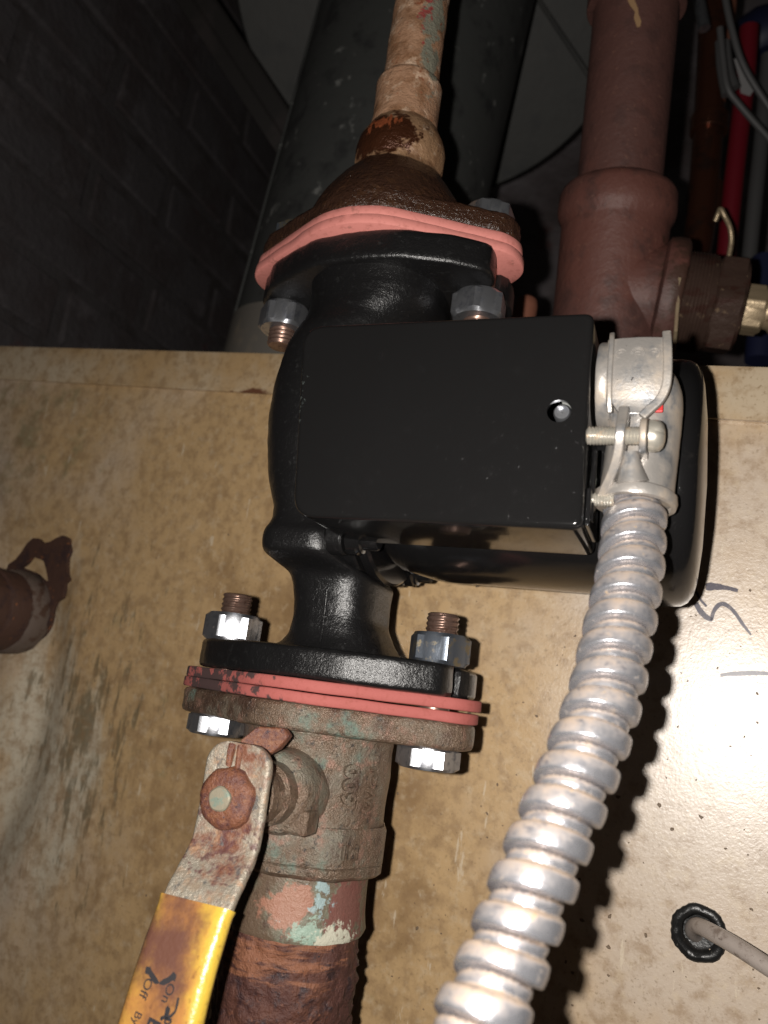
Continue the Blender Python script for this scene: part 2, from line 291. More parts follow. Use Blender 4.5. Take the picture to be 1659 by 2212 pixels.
# ------------------------------------------------------------------ mesh helpers
class MB:
    def __init__(self): self.v = []; self.f = []
    def add(self, vs, fs):
        o = len(self.v); self.v += [T(p) for p in vs]; self.f += [tuple(i+o for i in f) for f in fs]
    def loft(self, rings, cap0=True, cap1=True, closed=True):
        o = len(self.v); n = len(rings[0]); vs = []; fs = []
        for r in rings: vs += list(r)
        for i in range(len(rings)-1):
            for j in range(n if closed else n-1):
                k = (j+1) % n
                fs.append((i*n+j, i*n+k, (i+1)*n+k, (i+1)*n+j))
        if cap0: fs.append(tuple(range(n))[::-1])
        if cap1: fs.append(tuple((len(rings)-1)*n+j for j in range(n)))
        self.add(vs, fs)
    def lathe(self, prof, o, ax, seg=48, fn=None, cap0=True, cap1=True, xr=None, ph=0):
        o = np.array(o, float); ax = nz(ax)
        x = nz(np.cross(ax, [0, 1, 0]) if abs(ax[1]) < .9 else np.cross(ax, [1, 0, 0])) if xr is None else nz(xr)
        y = np.cross(ax, x); rings = []
        for (r, h) in prof:
            ring = []
            for j in range(seg):
                a = 2*PI*j/seg + ph; rr = fn(r, h, a) if fn else r
                ring.append(o + ax*h + (x*math.cos(a) + y*math.sin(a))*rr)
            rings.append(ring)
        self.loft(rings, cap0, cap1)
    def tube(self, pts, r, seg=16, caps=True):
        pts = [np.array(p, float) for p in pts]; n = len(pts); rings = []; x = None
        for i, p in enumerate(pts):
            t = nz(pts[min(i+1, n-1)] - pts[max(i-1, 0)])
            if x is None: x = nz(np.cross(t, [0, 1, 0]) if abs(t[1]) < .9 else np.cross(t, [1, 0, 0]))
            x = nz(x - t*np.dot(x, t)); y = np.cross(t, x); rr = r(i/(n-1)) if callable(r) else r
            rings.append([p + (x*math.cos(2*PI*j/seg)+y*math.sin(2*PI*j/seg))*rr for j in range(seg)])
        self.loft(rings, caps, caps)
    def box(self, c, h, ax=None):
        A = np.eye(3) if ax is None else ax
        c = np.array(c, float)
        vs = [c + A[0]*sx*h[0] + A[1]*sy*h[1] + A[2]*sz*h[2] for sx in (-1, 1) for sy in (-1, 1) for sz in (-1, 1)]
        self.add(vs, [(0, 1, 3, 2), (4, 6, 7, 5), (0, 4, 5, 1), (2, 3, 7, 6), (0, 2, 6, 4), (1, 5, 7, 3)])
    def prism(self, outline, fn, levels):
        """outline: 2-D points; levels: [(inset, height)]; fn(u, v, h) -> point"""
        rings = []
        P = np.array(outline, float); c = P.mean(0)
        nx = np.roll(P, -1, 0) - np.roll(P, 1, 0); nrm = np.stack([nx[:, 1], -nx[:, 0]], 1); nrm /= np.linalg.norm(nrm, axis=1)[:, None]+1e-9
        if np.sum(nrm*(P-c)) < 0: nrm = -nrm
        for ins, h in levels:
            Q = P - nrm*ins; rings.append([fn(q[0], q[1], h) for q in Q])
        self.loft(rings)
def link(o): scn.collection.objects.link(o); return o
def obj(name, mb, m, parent=None, smooth=40, bevel=0, base=None, label=None, kind=None, seg=2):
    b = np.array(base if base is not None else (parent['_b'] if parent is not None and '_b' in parent else (0, 0, 0)), float)
    me = bpy.data.meshes.new(name)
    me.from_pydata([tuple((np.array(p)-b)*S) for p in mb.v], [], mb.f)
    bm = bmesh.new(); bm.from_mesh(me)
    bmesh.ops.remove_doubles(bm, verts=bm.verts, dist=1e-7)
    bmesh.ops.recalc_face_normals(bm, faces=bm.faces)
    for f in bm.faces: f.smooth = smooth > 0
    if smooth > 0 and not bevel:
        for e in bm.edges:
            if len(e.link_faces) == 2 and e.calc_face_angle(0) > math.radians(smooth): e.smooth = False
    bm.to_mesh(me); bm.free()
    me.materials.append(M[m])
    o = link(bpy.data.objects.new(name, me))
    if parent is not None:
        o.parent = parent
        if '_b' in parent: pass
        if parent.type == 'MESH' or parent.get('_child'): pass
        o.location = tuple((b - np.array(parent['_b']))*S) if '_b' in parent else tuple(b*S)
    else: o.location = tuple(b*S)
    o['_b'] = [float(x) for x in b]
    if bevel:
        md = o.modifiers.new('bevel', 'BEVEL'); md.width = bevel*S; md.segments = seg; md.limit_method = 'ANGLE'
        md.angle_limit = math.radians(35); md.harden_normals = True
    if label: o['label'] = label
    if kind: o['kind'] = kind
    return o
def thing(name, label, cat, base, group=None):
    o = link(bpy.data.objects.new(name, None)); o.location = tuple(np.array(base, float)*S); o.empty_display_size = .01
    o['label'] = label; o['category'] = cat; o['_b'] = [float(x) for x in base]
    if group: o['group'] = group
    return o
def tag(o, label, cat, group=None, kind=None):
    o['label'] = label
    if cat: o['category'] = cat
    if group: o['group'] = group
    if kind: o['kind'] = kind
    return o
def spline(pts, n=8):
    P = [np.array(p, float) for p in pts]; P = [2*P[0]-P[1]] + P + [2*P[-1]-P[-2]]; out = []
    for i in range(1, len(P)-2):
        for k in range(n):
            t = k/n; a, b, c, d = P[i-1:i+3]
            out.append(.5*((2*b)+(-a+c)*t+(2*a-5*b+4*c-d)*t*t+(-a+3*b-3*c+d)*t**3))
    out.append(P[-2]); return out
def rough(mb, amp, sc, seed=0.):
    """push the vertices about with noise: pitted castings and scale"""
    out = []
    for p in mb.v:
        q = Vector(p)*sc + Vector((seed, seed, seed)); n = mnoise.noise_vector(q) + .5*mnoise.noise_vector(q*2.3)
        out.append(tuple(np.array(p) + np.array(n)*amp))
    mb.v = out; return mb
def stadium(cx, rc, re, hx, flat=0., n=10):
    """rounded rhomb: hull of a middle circle and two end circles"""
    pts = []
    for k in range(720):
        a = 2*PI*k/720; u = np.array([math.cos(a), math.sin(a)])
        s = max((rc, (0, 0)), (re + hx*u[0], (hx, 0)), (re - hx*u[0], (-hx, 0)), key=lambda q: q[0])
        pts.append(np.array(s[1]) + u*(rc if s[1] == (0, 0) else re))
    out = []; last = None
    for p in pts:
        if last is None or np.linalg.norm(p-last) > .9: out.append((p[0]+cx, p[1])); last = p
    # fill the long straight sides
    res = []
    for i, p in enumerate(out):
        q = out[(i+1) % len(out)]; d = math.dist(p, q); k = max(1, int(d/3))
        for j in range(k): res.append((p[0]+(q[0]-p[0])*j/k, p[1]+(q[1]-p[1])*j/k))
    return res
from mathutils.bvhtree import BVHTree
def bvh(mb): return BVHTree.FromPolygons([tuple(v) for v in mb.v], [tuple(f) for f in mb.f])
def cast(tree, p, d):
    h = tree.ray_cast(Vector(p), Vector(d)); return np.array(h[0]) if h[0] is not None else None
XYZ = lambda u, v, h: np.array([u, v, h])
def hexnut(mb, c, ax, af, H, ph=0., both=True, hole=None, seg=72):
    ap = af/2; rc = ap/math.cos(PI/6)
    def hx(a): a = (a+ph) % (PI/3) - PI/6; return ap/math.cos(a)
    c0 = .13*H
    prof = [(0.01, 0), (ap*.97, 0), (rc*1.002, c0), (rc*1.002, H-(c0 if both else 0)), (ap*.97 if both else rc, H), (0.01, H)]
    mb.lathe(prof, c, ax, seg, fn=lambda r, h, a: min(r, hx(a)), cap0=False, cap1=False)
def thread(mb, c, ax, r, H, pitch=1.6, a=.55, seg=24):
    n = int(H/pitch*6); prof = [(r, H*i/n) for i in range(n+1)] + [(r-.8, H+.4)]
    def fn(rr, h, an):
        if h > H: return rr
        t = (h/pitch - an/(2*PI)) % 1; return rr - a*(1-abs(2*t-1))
    mb.lathe(prof, c, ax, seg, fn=fn)
# ================================================================== THE SETTING
mb = MB(); w0 = 760
mb.add([(-3200, w0-270, -700), (1100, w0+150, -700), (1100, w0+150, 3200), (-3200, w0-270, 3200)], [(0, 1, 2, 3)])
mb.add([(-3200, w0-230, -700), (1100, w0+190, -700), (1100, w0+190, 3200), (-3200, w0-230, 3200)], [(0, 1, 2, 3)])
o = obj('wall', mb, 'wall', base=(0, w0, 0)); tag(o, 'dark sooty masonry wall far behind the boiler', None, kind='structure')
mb = MB(); mb.add([(-1200, -700, -700), (1100, -700, -700), (1100, w0+150, -700), (-1200, w0, -700)], [(0, 1, 2, 3)])
o = obj('floor', mb, 'floor', base=(0, 0, -700)); tag(o, 'dark cellar floor', None, kind='structure')
M['mortar'] = mat('sooty_mortar', (.10, .088, .09), .9, 0, layers=[dict(s=.03, d=6, lo=.45, hi=.65, c=(.07, .058, .056))], bumps=[(.2, 1.5, 4)])
M['brick'] = mat('sooty_whitewashed_brick', (.11, .098, .102), .85, 0, layers=[
    dict(s=.016, d=5, lo=.40, hi=.64, c=(.085, .068, .068)),
    dict(s=.03, d=5, lo=.52, hi=.74, c=(.20, .18, .19), off=3, k=.6),
    dict(s=.010, d=4, lo=.62, hi=.70, c=(.15, .035, .03), off=8, k=.7)], bumps=[(.15, 2.0, 5)])
XW = -420
mb = MB(); mb.box((XW-60, 360, 400), (60, 398, 1090)); sw = obj('side_wall', mb, 'mortar', base=(XW, 360, -690)); tag(sw, 'dark sooty brick wall at upper left', None, kind='structure')
rb_ = random.Random(5); shp = []
for v in range(6):
    mb = MB(); mb.box((0, 0, 0), (3.2, 96, 25)); bm = bmesh.new(); bm.from_mesh(bpy.data.meshes.new('x')); 
    me = bpy.data.meshes.new('brick'); me.from_pydata([tuple(np.array(p)*S) for p in mb.v], [], mb.f); bm.from_mesh(me)
    bmesh.ops.bevel(bm, geom=bm.edges[:], offset=2.2*S, segments=1, affect='EDGES')
    for q in bm.verts: q.co += Vector([rb_.uniform(-1.1, 1.1)*S for _ in range(3)])
    bm.to_mesh(me); bm.free(); me.materials.append(M['brick']); shp.append(me)
for r in range(15):
    for k in range(5):
        yy = -60 + k*206 + (103 if r % 2 else 0); zz_ = 90 + r*61
        if yy > 700: continue
        b_ = link(bpy.data.objects.new('brick', shp[rb_.randrange(6)])); b_.parent = sw
        b_.location = (rb_.uniform(-1.2, 1.2)*S+.001, (yy-360)*S, (zz_+690)*S); b_.rotation_euler = (rb_.uniform(-.012, .012), 0, rb_.uniform(-.008, .008))
# ------------------------------------------------------------------ boiler jacket
boiler = thing('boiler', 'beige stained sheet metal boiler jacket behind the black pump', 'boiler', PO + PU*-250)
s0, s1 = -330, 260; t0 = -260; tt = P2(700, 850)[1]
gs, gt = P2(1510, 2015); hs, ht = P2(52, 1325)
mb = MB(); NS, NT = 236, 150; vs = []
def dent(s, t):
    d = math.hypot(s-hs, (t-ht)*.8); a = 0
    dd = math.hypot(s-(hs-6), (t-(ht-60))/2.1); a -= 7*math.exp(-((dd-34)/13)**2)*(1 if t < ht+25 else max(0, 1-(t-ht-25)/25))
    a += 4*math.exp(-(dd/30)**2)
    w = max(0, min(1, (hs+140-s)/80))
    a += w*1.2*mnoise.noise(Vector((s*.02, t*.02, 0))) + w*.35*mnoise.noise(Vector((s*.09, t*.05, 4)))
    k = 1/(1+math.exp((s-hs-115)/14)); return -a*k*-1
for i in range(NT+1):
    for j in range(NS+1):
        s = s0+(s1-s0)*j/NS; t = t0+(tt-t0)*i/NT; vs.append(PW(s, t, dent(s, t)))
fs = []
for i in range(NT):
    for j in range(NS):
        s = s0+(s1-s0)*(j+.5)/NS; t = t0+(tt-t0)*(i+.5)/NT
        if math.hypot(s-gs, t-gt) < 6.6 or math.hypot(s-hs, t-ht) < 15.5: continue
        a = i*(NS+1)+j; fs.append((a, a+1, a+NS+2, a+NS+1))
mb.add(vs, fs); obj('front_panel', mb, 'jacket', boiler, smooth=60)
tl = P2(0, 750)[1]; 
# lid: a lip hanging over the panel and a top reaching back
lip_t0, lip_t1 = P2(830, 868)[1], P2(830, 771)[1]
mb = MB(); sec = [(lip_t0, 1.0), (lip_t0, 2.6), (lip_t1-2.5, 2.6), (lip_t1-.7, 1.9), (lip_t1, .2), (lip_t1, -330), (lip_t1-1.5, -330), (lip_t1-1.5, .5), (lip_t1-3, 1.0)]
mb.loft([[PW(s, t, w) for t, w in sec] for s in np.linspace(s0, s1, 30)])
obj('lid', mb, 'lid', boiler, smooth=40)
mb = MB()
mb.add([PW(s0, t0, -320), PW(s1, t0, -320), PW(s1, tt, -320), PW(s0, tt, -320)], [(0, 1, 2, 3)])
for s in (s0, s1): mb.add([PW(s, t0, 0), PW(s, t0, -320), PW(s, tt, -320), PW(s, tt, 0)], [(0, 1, 2, 3)])
obj('side_panel', mb, 'inside', boiler)
# marker strokes
def strokes(name, lst, parent, off, m, wid):
    mb = MB()
    for pts, ws in lst:
        P = spline([np.array([p[0], p[1], 0.]) for p in pts], 6); n = len(P); rings = []
        for i, p in enumerate(P):
            t = P[min(i+1, n-1)]-P[max(i-1, 0)]; t = t/np.linalg.norm(t); q = np.array([-t[1], t[0]])
            f = i/(n-1)*(len(ws)-1); k = min(int(f), len(ws)-2); w = (ws[k]+(ws[k+1]-ws[k])*(f-k))*wid*(1+.18*mnoise.noise(Vector((p[0]*.11, p[1]*.11, 1))))
            rings.append([PP(p[0]+q[0]*w, p[1]+q[1]*w, off), PP(p[0]-q[0]*w, p[1]-q[1]*w, off)])
        o = len(mb.v); mb.loft(rings, False, False, closed=False)
    return obj(name, mb, m, parent)
c4 = lambda L: [(1097+.3386*x, 631+.3386*y) for x, y in L]
strokes('handwritten_mark', [
    (c4([(1172, 1855), (1225, 1955), (1268, 2005)]), (1, 2, 1.6)),
    (c4([(1200, 1985), (1225, 2030), (1262, 2070), (1305, 2092)]), (3.5, 4, 4, 3)),
    (c4([(1300, 2096), (1312, 2040), (1345, 1997), (1385, 1992), (1440, 2035), (1500, 2120), (1552, 2187)]), (2, 3, 3.2, 3.2, 2.6, 2.4, 1.4)),
    (c4([(1262, 1882), (1300, 1878), (1360, 1882), (1420, 1892), (1468, 1905)]), (4.5, 5.5, 4, 3, 2.4))], boiler, .12, 'marker', 1.5)
strokes('handwritten_mark', [([(1556, 1459), (1575, 1456), (1600, 1455), (1625, 1454), (1660, 1455)], (2.5, 3, 3.4, 3.4, 2.6))], boiler, .12, 'marker', 1.5)
# bits of grit and flaked paint stuck to the jacket
mb = MB(); rg = random.Random(3)
for k in range(280):
    px, py = rg.uniform(900, 1680), rg.uniform(1250, 2230)
    if k > 130: px, py = rg.uniform(0, 900), rg.uniform(850, 2230)
    s, t = P2(px, py)
    if math.hypot(s-gs, t-gt) < 14 or s < hs+40: continue
    r = rg.choice([.18, .2, .25, .3, .4, .6])*(1 if k < 130 else .7); a = rg.uniform(0, 6)
    ring = [(r*(1+rg.uniform(-.4, .4))*math.cos(2*PI*j/7)*(1.5), r*(1+rg.uniform(-.4, .4))*math.sin(2*PI*j/7)) for j in range(7)]
    ro = [(x*math.cos(a)-y*math.sin(a), x*math.sin(a)+y*math.cos(a)) for x, y in ring]
    mb.loft([[PW(s+x, t+y, 0) for x, y in ro], [PW(s+x*.6, t+y*.6, .35*r+.12) for x, y in ro]], False, True)
g = obj('paint_fleck', mb, 'steel_edge', boiler, kind='stuff')
# grommet and cable
gc = PW(gs, gt)
gr = thing('cable_grommet', 'round black rubber grommet in the jacket at lower right', 'grommet', gc)
mb = MB(); mb.lathe([(5.6, -6), (5.2, -2), (5.4, .4), (5.9, 1.2), (7, 1.7), (8.1, 1.4), (8.8, .8), (8.9, .05)], gc, -PN, 48, fn=lambda r, h, a: r*(1+.02*math.sin(7*a)+.015*math.sin(23*a)), cap0=False, cap1=False)
obj('rubber_ring', rough(mb, .06, .5), 'rubber', gr)
mb = MB(); mb.lathe([(5.8, -5.6), (.01, -6)], gc, -PN, 32, cap0=False, cap1=False); obj('hole_shade_disc', mb, 'rubber', gr)  # black disc closes the hole and stands for the shade inside
mb = MB(); pts = [PP(1545, 2040, -20), PP(1500, 2016, -6), PP(1506, 2000, 3), PP(1545, 2018, 13), PP(1600, 2050, 19), PP(1665, 2092, 24), PP(1760, 2150, 30), PP(1900, 2230, 34)]
mb.tube(spline(pts, 8), 2.6, 14); o = obj('white_cable', mb, 'cable', base=gc); tag(o, 'grimy off-white cable coming out of the black grommet', 'cable')
# stub pipe on the left with its torn rust scale
hc = PW(hs, ht)
st = thing('rusty_pipe_stub', 'dark brown rusted round pipe end sticking out of the jacket at left edge', 'pipe', hc)
mb = MB(); mb.lathe([(17, -20), (17, 6), (17.5, 9), (20.5, 10), (21, 24), (20.6, 25.2), (19.2, 25.6), (19, 60), (17, 62)], hc, -PN, 64); obj('pipe', rough(mb, .5, .12), 'scale', st)
mb = MB(); mb.lathe([(20.9, 0), (21.6, 3), (22, 10.5), (21.2, 13), (19, 13)], hc, -PN, 64, cap0=False, cap1=False); obj('sealant_ring', rough(mb, .7, .15), 'putty', st)
c6 = lambda L: [P2(.1653*x, 1124.6+.1653*y) for x, y in L]
outer = c6([(160, 580), (250, 520), (330, 420), (400, 310), (480, 240), (550, 245), (600, 305), (700, 290), (780, 240), (870, 205), (935, 240), (945, 320), (962, 400), (925, 500), (915, 600), (920, 700), (942, 780), (890, 830), (885, 920), (860, 1015), (780, 1060), (740, 1150), (700, 1290), (640, 1400), (540, 1560), (400, 1660), (200, 1700), (0, 1000)])
inner = c6([(480, 455), (520, 500), (580, 520), (620, 540), (650, 640), (680, 800), (600, 780), (520, 700), (400, 650), (320, 620), (400, 560)])
def sheet_with_holes(loops, fn, h0, h1):
    mb = MB()
    for h in (h0, h1):
        bm = bmesh.new()
        for lp in loops:
            vv = [bm.verts.new((x, y, 0)) for x, y in lp]
            for i in range(len(vv)): bm.edges.new((vv[i], vv[(i+1) % len(vv)]))
        bmesh.ops.triangle_fill(bm, edges=bm.edges[:], use_beauty=True)
        bm.verts.index_update()
        mb.add([fn(v.co.x, v.co.y, h) for v in bm.verts], [tuple(v.index for v in f.verts) for f in bm.faces]); bm.free()
    for lp in loops:
        n = len(lp); mb.add([fn(x, y, h0) for x, y in lp]+[fn(x, y, h1) for x, y in lp], [(i, (i+1) % n, n+(i+1) % n, n+i) for i in range(n)])
    return mb
mb = sheet_with_holes([outer, inner], lambda x, y, h: PW(x, y, h+max(0, dent(x, y))), .3, 2.6)
obj('rust_scale', mb, 'scale', st, smooth=0)
# ================================================================== BACKGROUND, behind and above the boiler
def line_tube(name, pts, r, m, base=None, parent=None, seg=20, label=None, cat=None, group=None):
    mb = MB(); mb.tube(spline(pts, 6) if len(pts) > 2 else pts, r, seg); o = obj(name, mb, m, parent, base=base if base is not None else (pts[0] if parent is None else None))
    if cat: tag(o, label, cat, group)
    return o
# flue
fz = 560.
fa, fb = PZ(592+150, 740, fz), PZ(705+224, 0, fz*1.06); fd = nz(fb-fa); fr = 77
flue = thing('flue_pipe', 'wide dark grey mottled flue pipe standing behind the tan copper pipe', 'flue pipe', fa-fd*60)
mb = MB(); mb.lathe([(fr, -20), (fr, 420)], fa, fd, 64); obj('pipe', mb, 'greyduct', flue)
mb = MB(); mb.lathe([(fr+1, -95), (fr+1.5, -6), (fr, -5)], fa, fd, 64); obj('collar', mb, 'palecollar', flue)
# folded seam running up the flue
mb = MB(); sx = nz(np.cross(fd, [0, 1, 0]));
sd = nz(sx*.80 + nz(np.cross(sx, fd))*-.0 + np.array([0, -.6, 0])); mb.tube([fa+sd*fr-fd*20, fa+sd*fr+fd*420], 1.6, 8); obj('seam', mb, 'greyduct', flue)
cc = PZ(950, -49, 690); cr = 453*690/FPX; cax = nz(CAM-cc)
cov = thing('round_metal_cover', 'large round grey sheet metal cover behind the flue pipe', 'metal cover', cc)
mb = MB(); mb.lathe([(cr, -80), (cr, -4), (cr-3, 0), (.1, 1)], cc, cax, 96, cap0=True, cap1=False); obj('cover', mb, 'greycover', cov)
p0, p1, p2 = PZ(1150, -20, 686), PZ(1267, 156, 686), PZ(1262, 300, 686)
mb = MB(); mb.tube([p0, p1, PZ(1300, 215, 686)], 2.2, 8); obj('seam', mb, 'greycover', cov)
# slanting beam at upper left
bd = thing('slanting_beam', 'black slanting beam at upper left with thin lighter edges', 'beam', PZ(330, -30, 640))
a, b = np.array(PZ(395, -40, 655)), np.array(PZ(640, 330, 655)); td = nz(b-a); a = a-td*30; b = b+td*80
nb = nz(CAM-a); sb = np.cross(td, nb)
mb = MB(); mb.box((a+b)/2, (np.linalg.norm(b-a)/2, 17, 14), np.array([td, sb, nb])); obj('beam', mb, 'dark', bd, bevel=1)
for k in (-1, .1):
    mb = MB(); mb.tube([a+nb*15+sb*17*k, b+nb*15+sb*17*k], 1.1, 8); obj('edge_strip', mb, 'dark', bd)
# rusty tee
tc = PZ(1345, 560, 386)
tee = thing('pipe_tee', 'large red-brown rusted iron tee and pipe right of the pump', 'pipe tee', PZ(1300, 780, 388))
ta, tb = PZ(1300, 790, 390), PZ(1376, 0, 392); tdv = nz(tb-ta)
def on(py):                                   # point of the tee's axis at picture height py
    best = None
    for t in np.linspace(-40, 260, 1201):
        p = ta+tdv*t; c = MW.T @ (p-CAM); y = CY - c[1]/-c[2]*FPX
        if best is None or abs(y-py) < best[0]: best = (abs(y-py), t)
    return best[1]
h0, h1, h2, h3 = on(500), on(430), on(400), on(25)
mb = MB(); mb.lathe([(20.5, h1), (20.7, h3+60)], ta, tdv, 64, cap0=False); obj('pipe', rough(mb, .15, .1), 'tee', tee)
mb = MB(); mb.lathe([(24, h3), (24, h3+50)], ta, tdv, 64); obj('upper_fitting', mb, 'tee', tee, bevel=1)
mb = MB(); prof = [(26, -25), (26, h0), (26.3, h0+2), (28, h0+5), (28.6, h0+8), (28.4, h1), (27, h1+3), (24, h1+5), (20.9, h1+6)]
mb.lathe(prof, ta, tdv, 72, cap1=False); rough(mb, .25, .12)
side = nz(PZ(1600, 650, 372)-PZ(1450, 632, 380)); sc0 = ta + tdv*on(632) - side*2.5
mb.lathe([(25, -4), (24.5, 18), (24.8, 24), (25.4, 25)], sc0, side, 64, cap0=False, cap1=True)
mb.lathe([(25.2, 25), (28.5, 26.5), (29.2, 30), (28.8, 34.5), (27, 36), (23.8, 36.2)], sc0, side, 64)
obj('tee_body', rough(mb, .2, .2, 3), 'tee', tee, smooth=50)
mb = MB(); n = 40; mb.lathe([(23.6, 35.8)]+[(23.4-.5*(i % 2), 36.5+i*.75) for i in range(16)]+[(22.6, 49), (22.0, 50)], sc0, side, 64)
rough(mb, .3, .15); obj('threaded_bushing', mb, 'plug', tee)
mb = MB(); hexnut(mb, sc0+side*49.5, side, 42, 14, ph=.2); obj('bushing_hex', rough(mb, .25, .2), 'plug', tee, smooth=25)
mb = MB(); mb.tube([sc0+side*36.2+np.array([0, -28.4, -4]), sc0+side*36.4+np.array([-1, -20, -26]), sc0+side*35.8+np.array([-1, -10, -30]), sc0+side*34.5+np.array([-2, -8, -36])], .9, 8); obj('sealant_bead', mb, 'brass', tee)
# brass fitting screwed into the bushing: its own piece
bq = sc0+side*63
br = thing('brass_fitting', 'worn brass hex fitting screwed into the tee bushing at right edge', 'pipe fitting', bq)
mb = MB(); hexnut(mb, bq, side, 21, 11, ph=.4); obj('hex', mb, 'brass', br, smooth=25)
mb = MB(); mb.lathe([(8, 11), (8.5, 14), (10.5, 16), (10.5, 22), (8.6, 24), (8.6, 34)], bq, side, 32); obj('union', mb, 'brass', br)
# paint peel on pipe
mb = MB(); pk = ta+tdv*on(85)
fr_ = nz(CAM-pk); fr_ = nz(fr_-tdv*np.dot(fr_, tdv)); sr_ = np.cross(tdv, fr_)
pe = [(-2.6, -7), (-1.2, -7.4), (.6, -3), (.4, 0), (2.8, 3.2), (4.2, 6), (2.2, 7.5), (1.2, 6), (-.8, 1.5), (-1.2, -1), (-2.8, -4.5)]
def onp(x, y, h):
    an = x/20.6; return pk + tdv*y + (fr_*math.cos(an)+sr_*-math.sin(an))*(20.6+h)
mb.add([onp(x, y, .25) for x, y in pe]+[onp(x, y, .7) for x, y in pe], [tuple(range(11, 22))]+[(i, (i+1) % 11, 11+(i+1) % 11, 11+i) for i in range(11)])
obj('peeling_paint', mb, 'foil', tee, smooth=0)
# little orange fitting between pump and tee
q = PZ(1136, 668, 430); mb = MB(); mb.lathe([(6.2, -16), (6.2, 1), (5.5, 5), (3.5, 7), (.1, 7.6)], q, (.1, 0, 1), 24, cap1=False)
o = obj('capped_stub', mb, 'terracotta', base=q-np.array([0, 0, 16])); tag(o, 'small orange-brown rounded stub behind the black box corner', 'pipe stub')
# right-hand clutter, out of focus
line_tube('copper_tube', [PZ(1545, -60, 620), PZ(1533, 230, 610), PZ(1515, 460, 600), PZ(1500, 560, 595)], 11, 'coppertube', label='thick dark copper tube with bright streak right of the tee', cat='copper tube')
for py, r in ((270, 14), (420, 13.5), (445, 14)):
    p = PZ(1536-(py-200)*.055, py, 608); mb = MB(); mb.lathe([(r, -7), (r, 7)], p, nz(PZ(1533, 230, 610)-PZ(1515, 460, 600)), 24)
    o = obj('tube_coupling', mb, 'coppertube', base=p, bevel=.8)
    tag(o, {270: 'uppermost dark coupling on the copper tube right of the tee', 420: 'middle dark coupling on the copper tube right of the tee', 445: 'lowest dark coupling on the copper tube right of the tee'}[py], 'coupling')
line_tube('steel_rod', [PZ(1500, -60, 560), PZ(1508, -10, 556), PZ(1522, 62, 550)], 4.0, 'zinc', label='short shiny steel rod hanging at the top right', cat='rod')
line_tube('red_tube', [PZ(1618, 60, 590), PZ(1612, 150, 588), PZ(1600, 260, 585), PZ(1585, 390, 580), PZ(1568, 560, 575)], 6.8, 'redtube', label='bright red plastic tube running down at the right edge', cat='tube')
line_tube('pink_tube', [PZ(1580, -40, 620), PZ(1572, 40, 616), PZ(1562, 130, 612), PZ(1550, 220, 606)], 5.5, 'terracotta', label='dull pink tube at the top right beside the grey wires', cat='tube')
line_tube('grey_tube', [PZ(1660, 120, 600), PZ(1645, 300, 596), PZ(1632, 420, 590), PZ(1615, 590, 585)], 5.5, 'cablegrey', label='grey tube at the far right edge beyond the red tube', cat='tube')
line_tube('grey_wire', [PZ(1560, -40, 520), PZ(1580, 60, 520), PZ(1610, 150, 522), PZ(1680, 260, 526)], 2.2, 'cablegrey', label='upper thin grey wire sagging to the right edge', cat='wire', group='grey wires at the upper right')
line_tube('grey_wire', [PZ(1555, 60, 520), PZ(1562, 130, 520), PZ(1572, 190, 520), PZ(1600, 230, 522), PZ(1680, 320, 526)], 2.2, 'cablegrey', label='lower thin grey wire crossing in front of the red tube', cat='wire', group='grey wires at the upper right')
line_tube('grey_wire', [PZ(1556, 90, 540), PZ(1560, 150, 540), PZ(1570, 205, 538)], 3.6, 'cablegrey', label='thick grey wire end left of the red tube', cat='wire', group='grey wires at the upper right')
line_tube('grey_wire', [PZ(1566, 90, 545), PZ(1574, 150, 545), PZ(1588, 190, 542)], 3.4, 'cablegrey', label='thick grey wire end touching the pale tag', cat='wire', group='grey wires at the upper right')
c = PZ(1607, 180, 570); mb = MB(); nb = nz(CAM-c); xx = nz(np.cross([0, 0, 1], nb)); yy = np.cross(nb, xx)
tri = [(-7, 17), (1, 15), (3, 3), (9, -3), (4, -9), (-2, -6), (-3, 3)]
mb.loft([[c+xx*x+yy*y+nb*h for x, y in tri] for h in (0, 1.2)]); o = obj('paper_tag', mb, 'tag', base=c, smooth=0); tag(o, 'pale folded tag tied to the red tube', 'tag')
c = PZ(1640, 85, 680)
bv = thing('blue_valve', 'blue round valve body at the top right corner', 'valve', c)
mb = MB(); mb.lathe([(8, -22), (21, -18), (24, -8), (24, 8), (20, 18), (8, 24)], c, nz([1, -.4, .3]), 32); obj('body', mb, 'bluebody', bv)
mb = MB(); mb.lathe([(7, 0), (7, 40), (10, 41), (10, 50)], c, nz([.2, -.3, -1]), 20); obj('neck', mb, 'bluebody', bv)
mb = MB(); hk = [PZ(1545, 478, 470), PZ(1552, 460, 468), PZ(1557, 452, 466), PZ(1566, 468, 466), PZ(1577, 492, 468), PZ(1580, 520, 470), PZ(1575, 552, 474)]
mb.tube(spline(hk, 6), 1.5, 10); o = obj('brass_hook', mb, 'brass', base=hk[0]); tag(o, 'small shiny brass wire hook above the tee bushing', 'hook')
# dark pipe low at right behind the brass fitting
line_tube('blue_grey_pipe', [PZ(1652, 560, 560), PZ(1638, 780, 540)], 9, 'bluebody', label='dark blue-grey pipe low at the right edge behind the brass fitting', cat='pipe')
